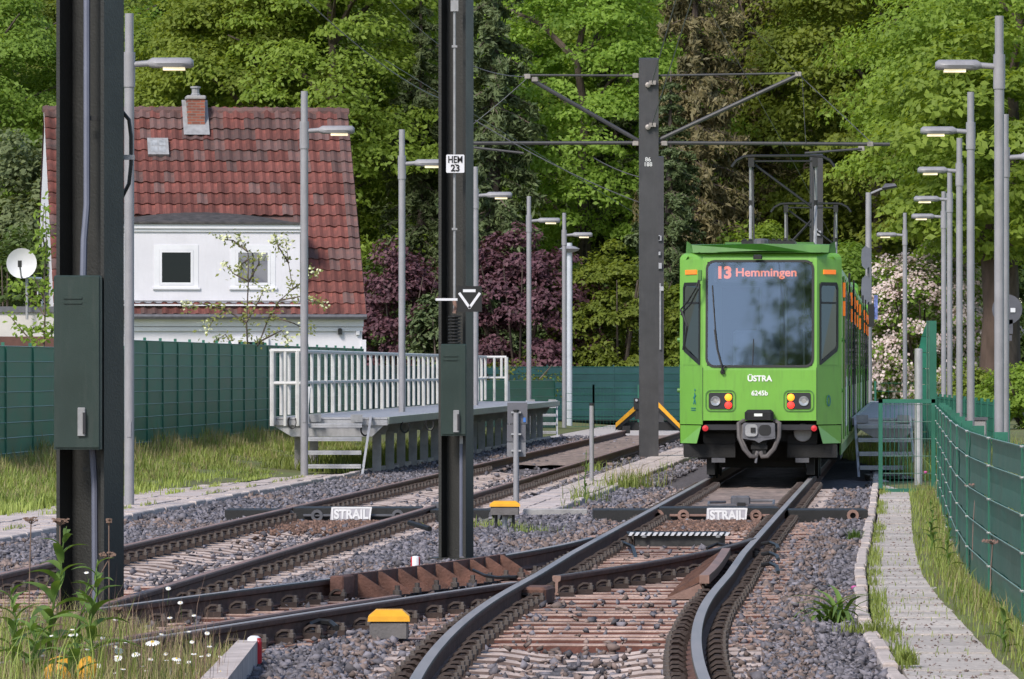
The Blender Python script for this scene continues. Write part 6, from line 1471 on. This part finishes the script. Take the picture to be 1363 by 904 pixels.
# concrete kerb in the left foreground
kb=thing('concrete_kerb','pale concrete kerb running from the red-white marker to the bottom edge','kerb',(-1.55,33,-.2))
a=(at(330,33.9)[0],33.9); b=(at(285,29.0)[0],29.0)
mb=MB(); q=[(a[0]-.06,a[1]),(a[0]+.06,a[1]),(b[0]+.07,b[1]),(b[0]-.07,b[1])]; zt0,zt1=zpx(852,33.9),zpx(896,29.5)
mb.add([(x,y,-.4) for x,y in q]+[(q[0][0],q[0][1],zt0),(q[1][0],q[1][1],zt0),(q[2][0],q[2][1],zt1),(q[3][0],q[3][1],zt1)],[(4,5,6,7),(0,1,5,4),(1,2,6,5),(2,3,7,6),(3,0,4,7)]); mb.build('kerb_body',m_kerb,kb,off=kb.location)
# point machine box with the striped edge
pm=thing('point_machine','dark trough box with a black and white striped edge between the rails','point machine',(XA(56.5)-.1,56.6,-.16))
x0,x1=at(836,56.6)[0]-pm.location.x,at(972,56.6)[0]-pm.location.x
MB().box(x0+.07,x1-.05,.02,.7,-.06,.12).build('trough',M('trough_dark',(.05,.05,.05),.6,.1,.5,4,col2=(.018,.018,.02)),pm)
MB().box(x0,x1,-.03,.9,.12,.135).build('cover',m_black,pm)
n=17
for k in range(n):
    u0=x0+(x1-x0)*k/n; u1=u0+(x1-x0)/n*.55; mb=MB(); mb.add([(u0,-.036,.118),(u1,-.036,.118),(u1+.025,-.036,.15),(u0+.025,-.036,.15),(u0,.06,.118),(u1,.06,.118),(u1+.025,.06,.15),(u0+.025,.06,.15)],[(0,1,2,3),(0,4,5,1),(1,5,6,2),(2,6,7,3),(3,7,4,0)]); mb.build('white_stripe',m_white2,pm)
for u in (x0+.16,x1-.12): 
    mb=MB(); mb.lathe([(.025,0),(.025,.02),(0,.03)],(u,-.04,.10),6); mb.build('bolt',m_galv_d,pm)
# cables around the switch
def cable(label,pts,r=.018): o=MB().tube(pts,r,6).build('cable',m_rubber,smooth=True); tag(o,label,'cable',None)
cable('black cable looping left of the point machine box',[W_(828,722,55.5),W_(842,728,55),W_(846,742,54),W_(838,748,53)],.02)
cable('black cable curling over the blade right of the striped box',[W_(941,730,55),W_(955,724,55.2),W_(970,727,55)],.016)
for k,(y0,y1) in enumerate(((724,731),(738,745),(752,762))): cable('%s of the three cable loops right of the right rail'%('farthest','middle','nearest')[k],[W_(1013,y0,54-2.5*k),W_(1025,y0-2,54-2.5*k),W_(1034,y0+2,53.6-2.5*k),W_(1036,y1,53-2.5*k)],.018)
cable('black cable ring beside the yellow-lidded box in the turnout',[W_(433,851,37.2),W_(415,842,37.4),W_(412,832,37.5),W_(424,827,37.6),W_(440,829,37.6),W_(448,836,37.4)],.022)
cable('short rusty cable lying beside the turnout rail',[W_(630,759,47),W_(645,766,46.6),W_(662,769,46.2),W_(688,768,46)],.014)
# sensor loop in the track
sl_=thing('track_sensor','grey sensor box with a pipe frame lying in the tram track','sensor',(XA(72.5)+.05,72.5,-.14))
MB().cbox((.02,.0,.08),.24,.3,.12,0,.02).build('sensor_box',m_grey,sl_); 
MB().tube([(-.05,-.35,.03),(-.40,-.35,.03),(-.34,1.2,.03),(-.12,1.4,.03)],.018,6).build('frame_pipe',m_grey,sl_); MB().tube([(.15,1.3,.05),(.5,1.2,.05),(.42,-.35,.03),(.1,-.4,.03)],.018,6).build('frame_pipe',m_grey,sl_); MB().cbox((.02,-.25,.02),.1,.2,.08).build('clamp',m_blk,sl_)
t=thing('track_sensor','small grey box inside the left track beside the HEM 23 mast','sensor',(*at(580,67.5)[:2],-.13)); MB().cbox((0,0,.09),.1,.2,.15,0,.015).build('housing',m_grey,t); MB().box(-.3,.0,-.1,-.06,0,.03).build('cable_duct',m_blk,t)
# pipe stub and yellow rod
cable('dark pipe stub lying in the ballast behind the turnout',[W_(545,696,60.5),W_(572,704,60)],.03)

# ================================================================ grass and weeds
def blades(P,Hh,W,lean,mat,name):
    n=len(P); a=nrs.rand(n)*2*pi; d=np.stack([np.cos(a),np.sin(a),np.zeros(n)],-1); s=np.stack([-np.sin(a),np.cos(a),np.zeros(n)],-1)
    ln=lean*(.3+nrs.rand(n)); H1=Hh[:,None]; up=np.array([0,0,1.])
    b0=P-s*W[:,None]/2; b1=P+s*W[:,None]/2; m=P+up*H1*.55+d*(ln*.3*Hh)[:,None]
    m0=m-s*W[:,None]*.4; m1=m+s*W[:,None]*.4; tp=P+up*H1*(1-.25*ln[:,None])+d*(ln*Hh)[:,None]
    V=np.stack([b0,b1,m1,m0,tp],1).reshape(-1,3); i=np.arange(n)[:,None]*5
    Fc=np.concatenate([i+np.array([[0,1,2]]),i+np.array([[0,2,3]]),i+np.array([[3,2,4]])])
    return stuff(npobj(name,V,Fc,mat))
lg1=leafmat('grass_green',(.15,.22,.045),(.35,.41,.11),.35,.0,nscale=.5); lg2=leafmat('grass_dry',(.22,.18,.08),(.42,.36,.19),.3,.0,nscale=.5)
lw_=leafmat('weed_green',(.075,.15,.03),(.18,.28,.07),.35,.0,nscale=1.)
# meadow between the left path and the fence
n=60000; Y=57+nrs.rand(n)**1.3*66; vLF=-13.57+.07*Y; xr_=vCU(Y)-np.where(Y<90,1.85,1.3); X=vLF+(xr_-vLF)*nrs.rand(n)**.9-.0
ok=(np.abs(X)<.0925*Y); X,Y=X[ok],Y[ok]; u=(X-(-13.57+.07*Y))/(vCU(Y)-1.85-(-13.57+.07*Y)); Z=.17-.31*np.clip(u,0,1)
clump=np.sin(X*3.1+Y*.7)+np.sin(Y*1.9-X*1.3)+nrs.randn(len(X))*.5
Hh=np.clip(.2+.08*clump,.08,.6)*np.clip(1.15-.55*u,.3,1.2); P=np.stack([X,Y,Z-.02],-1); dry=(nrs.rand(len(X))<np.where(u<.45,.42,.14))
blades(P[~dry],Hh[~dry],np.full((~dry).sum(),.02),.45,lg1,'meadow_grass'); blades(P[dry],Hh[dry]*1.25,np.full(dry.sum(),.014),.35,lg2,'dry_grass')
# strip along the right fence, verge beyond it
def strip_grass(name,xf,wid,y0,y1,n,h,mat,z,hv=.5,wd=.008,pw=1.,patch=0.):
    Y=y0+nrs.rand(n)**1.2*(y1-y0); X=np.array([xf(y) for y in Y])+wid*(nrs.rand(n)**pw)*np.where(nrs.rand(n)<.5,1,.6)
    if patch: ok=(np.sin(Y*1.7+3*np.sin(Y*.53))+nrs.randn(n)*.4)>patch; X,Y=X[ok],Y[ok]
    blades(np.stack([X,Y,np.full(len(X),z)],-1),h*(1-hv+hv*2*nrs.rand(len(X))**1.5),np.full(len(X),wd)*(.7+.6*nrs.rand(len(X))),.5,mat,name)
strip_grass('fence_grass',lambda y:XF(y)-.04,-.36,28,82,4800,.10,lg1,-.13,.7); strip_grass('fence_dry_grass',lambda y:XF(y)-.04,-.28,28,82,1000,.15,lg2,-.13,.7,.006)
strip_grass('verge_grass',lambda y:XF(y)+.3,4.,60,120,16000,.32,lg1,-.1,.6,.016); strip_grass('verge_dry_grass',lambda y:XF(y)+.3,4.,60,120,7000,.4,lg2,-.1,.6,.012)
strip_grass('kerb_grass',lambda y:XRK(y)+.06,.13,33,84,4200,.07,lg1,-.13,.6,.007,1.,.2); strip_grass('path_grass',lambda y:XRK(y)+.1,.85,30,84,1300,.04,lg1,-.13,.6,.006,1.,.5)
strip_grass('left_path_grass',lambda y:XCURB(y)-1.2,.12,56,94,2600,.06,lg1,-.13,.6,.012,1.,.1); strip_grass('left_path_grass',lambda y:XCURB(y)-.62,.06,56,94,1200,.05,lg1,-.13,.6,.012,1.,.3); strip_grass('left_edge_grass',lambda y:XCURB(y)-1.95,.4,56,94,5000,.14,lg1,-.15,.6,.014,1.,-.3)
strip_grass('middle_path_grass',lambda y:XWR(y)+.03,.2,70,100,900,.14,lg1,-.15,.7,.01,1.,.7); strip_grass('platform_grass',lambda y:LPR(y)-2.2,1.7,96,145,7000,.24,lg1,-.15,.6,.02)
def tuft(label,px,py,z,n,h,r,mat,name='grass_tuft',wd=.009,lean=.6):
    x,y,_=gnd(px,py,z); o=blades(np.stack([x+nrs.randn(n)*r,y+nrs.randn(n)*r,np.full(n,z)],-1),h*(.4+.9*nrs.rand(n)),np.full(n,wd),lean,mat,name)
    del o['kind']; tag(o,label,'grass tuft'); return o
tuft('tall grass tuft on the edge of the middle path near the central mast',836,650,-.15,260,.26,.22,lg1,wd=.012); tuft('dry seed stalks in the tuft on the middle path edge',842,648,-.15,90,.42,.2,lg2,wd=.009)
tuft('small grass tuft at the near corner of the middle path',780,668,-.15,120,.24,.12,lg1,wd=.011); None
tuft('grass tuft beside the stand of the yellow-lidded box',655,705,-.17,200,.14,.22,lg1); tuft('grass tuft right of the stand of the yellow-lidded box',708,712,-.17,130,.12,.12,lg1)
tuft('small grass tuft by the right kerb beyond the rosette plant',1138,720,-.15,160,.12,.035,lw_); tuft('grass growing on the kerb gap of the right path',1160,842,-.12,260,.09,.1,lg1,wd=.007); tuft('grass growing on the right kerb near the bottom edge',1205,885,-.12,300,.09,.035,lg1,wd=.007); tuft('grass tuft at the foot of the tube post',790,628,-.15,90,.22,.12,lg1,wd=.011)
# broad-leaved plants
def leaf_mesh(L,wd,curl):
    mb=MB(); n=6; vs=[];fs=[]
    for i in range(n+1):
        t=i/n; w_=wd*sin(pi*min(1,.12+t*.88))**.8*(1-.2*t); x=L*t; z=curl*L*(t-t*t*1.5)
        vs+=[(x,-w_/2,z+w_*.18),(x,0,z),(x,w_/2,z+w_*.18)]
    for i in range(n):
        for k in range(2): fs.append((i*3+k,i*3+3+k,i*3+4+k,i*3+1+k))
    mb.add(vs,fs); o=mb.build('leaf_source',lw_,smooth=True); me=o.data; bpy.data.objects.remove(o); return me
LEAF_A=leaf_mesh(.30,.095,.5); LEAF_B=leaf_mesh(.22,.022,.9)
ro=thing('rosette_plant','green rosette plant with long narrow leaves in the ballast by the right kerb','plant',(*gnd(1112,832,-.16)[:2],-.17))
for k in range(42):
    o=bpy.data.objects.new('leaf',LEAF_B); COL.objects.link(o); o.parent=ro; o.rotation_euler=(rng.uniform(-.3,.3),-rng.uniform(.2,1.1),rng.uniform(0,6.28)); o.scale=(rng.uniform(1.2,1.9),)*3; o.location=(rng.gauss(0,.04),rng.gauss(0,.025),0)
def weed(label,px,py,Y,h,nl,sc_,name='weed_plant',lean=0.,curve=.0):
    z=zpx(py,Y); t=thing(name,label,'weed',(*at(px,Y)[:2],z)); pts=[(lean*h*(k/6)**1.3+.012*sin(k*2),0.02*cos(k),h*k/6) for k in range(7)]
    MB().tube(pts,[.010-.0011*k for k in range(7)],6).build('stem',lw_,t,smooth=True)
    for k in range(nl):
        u=.08+.9*k/nl; i=min(5,int(u*6)); p=Vector(pts[i]).lerp(Vector(pts[i+1]),u*6-i)
        o=bpy.data.objects.new('leaf',LEAF_A); COL.objects.link(o); o.parent=t; o.location=p; a=k*2.4+rng.uniform(-.3,.3)
        o.rotation_euler=(rng.uniform(-.3,.3),-rng.uniform(.1,.75)-u*.3,a); s_=sc_*(1.15-.75*u)*rng.uniform(.8,1.15); o.scale=(s_,s_,s_)
    return t
weed('tall broad-leaved green weed in the bottom left corner before the nearest mast',62,900,31.2,.82,20,.95,lean=.14); weed('shorter broad-leaved weed at the left edge of the picture',22,905,30.8,.5,14,.9,lean=-.05); weed('low leafy weed in front of the yellow lid bottom left',95,915,30.2,.30,9,.75,lean=.1); weed('leafy weed right of the tall one in the left corner',100,870,32.0,.42,10,.6,lean=.2)
weed('small leafy weed beside the right path fence in the middle',1240,730,53,.45,16,.5); weed('leafy weed at the foot of the right fence near the edge',1335,870,35,.32,10,.5); weed('leafy creeping weed at the path edge below the gate',1262,760,49,.5,16,.45)
weed('thin tall weed standing on the middle path edge',778,664,72,.62,12,.4,lean=.05)
weed('broad-leaved weed with drooping leaves against the foot of the nearest mast',118,880,30.9,.55,14,.85,lean=.1); weed('small broad weed at the bottom edge left of the yellow domes',45,915,29.8,.35,12,.9,lean=.0)
# dry umbels and seed heads
def umbel(label,px,pyb,pyt,Y,lean,head=.05,mat=None):
    z=zpx(pyb,Y); h=zpx(pyt,Y)-z; t=thing('dry_stalk',label,'dry flower',(*at(px,Y)[:2],z)); top=(lean*h,0,h); m_=mat or m_dry
    MB().tube([(0,0,0),(lean*h*.3,0.01,h*.5),top],.0035,4).build('stalk',m_,t); mb=MB()
    for k in range(26):
        a=rng.uniform(0,6.28); r=head*rng.random()**.5; e=(top[0]+r*cos(a),r*sin(a),h+.02+.02*rng.random()); mb.tube([top,e],.0014,3); mb.cbox(e,.012,.012,.008)
    mb.build('seed_head',m_,t)
m_dry=M('dry_stalk',(.2,.13,.10),.9,0,.25,9)
umbel('brown dry umbel standing before the left flange of the nearest mast',80,860,700,31.5,.0); umbel('brown dry umbel before the right flange of the nearest mast',92,880,745,31.5,.39); umbel('brown dry umbel against the pale path at the left edge',38,860,698,32,.02,.04); umbel('low brown dry umbel right of the nearest mast',150,880,818,31.5,.1,.03); umbel('bent dry stalk before the nearest mast',145,880,700,31.6,.0,.012)
for lab,px,pyb,pyt,Y in (('pinkish dry seed head before the right fence, larger',1294,745,650,47),('pinkish dry seed head low before the right fence',1318,790,725,42),('pinkish dry seed head by the second post of the right fence',1283,640,590,70)): umbel(lab,px,pyb,pyt,Y,.05,.09,M('dry_pink',(.26,.16,.14),.9,0,.2,9))
n=500; Y=28.6+nrs.rand(n)*6; X=-.0905*Y+nrs.rand(n)**1.4*.75; blades(np.stack([X,Y,np.full(n,-.13)],-1),.2+.38*nrs.rand(n)**2,np.full(n,.006),.5,lg1,'tall_grass')
n=500; Y=29+nrs.rand(n)*6; X=-.0905*Y+nrs.rand(n)*1.2; blades(np.stack([X,Y,np.full(n,-.13)],-1),.25+.4*nrs.rand(n)**2,np.full(n,.0035),.35,M('dry_stalk',(.2,.13,.1)),'dry_stalks')
# foreground meadow bank with daisies
fgm=structure(npobj('grass_bank',np.array([(-3.4,26,.02),(at(300,29)[0],29,-.12),(at(320,33.6)[0],33.6,-.16),(at(170,38)[0],38,-.16),(-3.9,39,-.14)],float),np.array([[0,1,2,3,4]]),m_soil))
n=12000; Y=28.3+nrs.rand(n)*9.2; xl_=-.0915*Y; xr_=np.interp(Y,[28,29,33.6,38],[at(296,28)[0],at(296,29)[0],at(322,33.6)[0],at(150,38)[0]]); X=xl_+(xr_-xl_)*nrs.rand(n)
Z=-.13+nrs.randn(n)*.01; P=np.stack([X,Y,Z],-1); dry=nrs.rand(n)<.42; hh=(.04+.17*nrs.rand(n)**1.6)*np.clip(1.25-(X-xl_)/(xr_-xl_)*.5,.5,1.3)
blades(P[~dry],hh[~dry],np.full((~dry).sum(),.006),.6,lg1,'foreground_grass'); blades(P[dry],hh[dry]*1.5,np.full(dry.sum(),.0035),.4,lg2,'foreground_dry_grass')
m_petal=M('daisy_white',(.82,.82,.8),.6,0,.05,9); m_eye=M('daisy_eye',(.75,.5,.04),.6,0,.1,9); m_stem=M('flower_stem',(.12,.2,.05),.7,0,.2,9)
def daisy(): 
    t=thing('daisy','','daisy',(0,0,0),0,'white daisies in the left foreground')
    MB().tube([(0,0,-.3),(.01,0,-.12),(0,0,0)],.0025,4).build('stem',m_stem,t); mb=MB()
    for k in range(13):
        a=2*pi*k/13; c,s_=cos(a),sin(a); mb.add([(c*.006-s_*.002,s_*.006+c*.002,.002),(c*.006+s_*.002,s_*.006-c*.002,.002),(c*.034+s_*.006,s_*.034-c*.006,-.004),(c*.038,s_*.038,-.006),(c*.034-s_*.006,s_*.034+c*.006,-.004)],[(0,1,2,3,4)])
    mb.build('petals',m_petal,t); MB().lathe([(.010,.0),(.009,.005),(.004,.009),(0,.01)],(0,0,0),8).build('eye',m_eye,t); return t
D0=None
big=[(203,855,31,1.5,'largest white daisy left of the concrete kerb'),(158,866,31,1.0,'white daisy left of the largest one'),(157,876,30.5,.9,'white daisy just below the one left of the largest'),(180,871,30.6,.8,'white daisy between the largest and its left neighbour'),(235,877,30.4,1.0,'white daisy right of and below the largest one'),(154,824,33,.6,'white daisy nearest the foot of the mast'),(115,762,32,.5,'white daisy high before the nearest mast'),(226,822,33,.6,'white daisy before the rail above the largest'),(240,802,33.2,.6,'white daisy high before the turnout rail'),(224,783,33.4,.6,'white daisy seen against the upper turnout rail'),(258,819,33,.5,'white daisy nearest the brown check rail'),(215,844,32,.5,'small white daisy above the largest one')]
for px,py,Y,s_,lab in big:
    o=daisy() if D0 is None else copy_tree(D0); D0=D0 or o; x,y,_=at(px,Y); place(o,(x,y,zpx(py,Y)),lab,rng.uniform(0,6.28),None,s_*.72); o.rotation_euler=(rng.uniform(.25,.7),rng.uniform(-.3,.3),0)
for k in range(40):
    o=copy_tree(D0); px,py=rng.uniform(60,300),rng.uniform(835,898); Y=rng.uniform(29.6,32.6); x,y,_=at(px,Y); place(o,(x,y,zpx(py,Y)),'tiny white flower head among the grass blades at bottom left',rng.uniform(0,6.28),'tiny white flowers in the left foreground',rng.uniform(.28,.42)); o.rotation_euler=(rng.uniform(.2,.7),0,rng.uniform(-.4,.4))
# pink blossoms near the gate and the kerb
for lab,px,py,Y in (('single pink thistle blossom behind the gate mesh',1232,629,80),('single pink blossom on the right kerb beside the rosette plant',1137,783,45)):
    t=thing('pink_flower',lab,'flower',(*at(px,Y)[:2],zpx(py,Y))); MB().lathe([(.0,-.02),(.02,-.008),(.028,.01),(.012,.02),(0,.02)],(0,0,0),8).build('head',M('petal_pink',(.6,.12,.35),.6,0,.1,9),t); MB().tube([(0,0,-.2),(0,0,-.02)],.005,4).build('stem',m_stem,t)
# tall trees behind the camera, mirrored in the windscreen
for px,Y,s_,lab in ((-2.9,-28,1.5,'tall broadleaf tree behind the viewpoint'),(8.,-32,1.5,'tall broadleaf tree behind the viewpoint, farther right'),):
    tree('broadleaf_tree','tree',lab,(px,Y,0),BM_[0],TK[0],(s_*.95,s_*.95,s_*1.4))
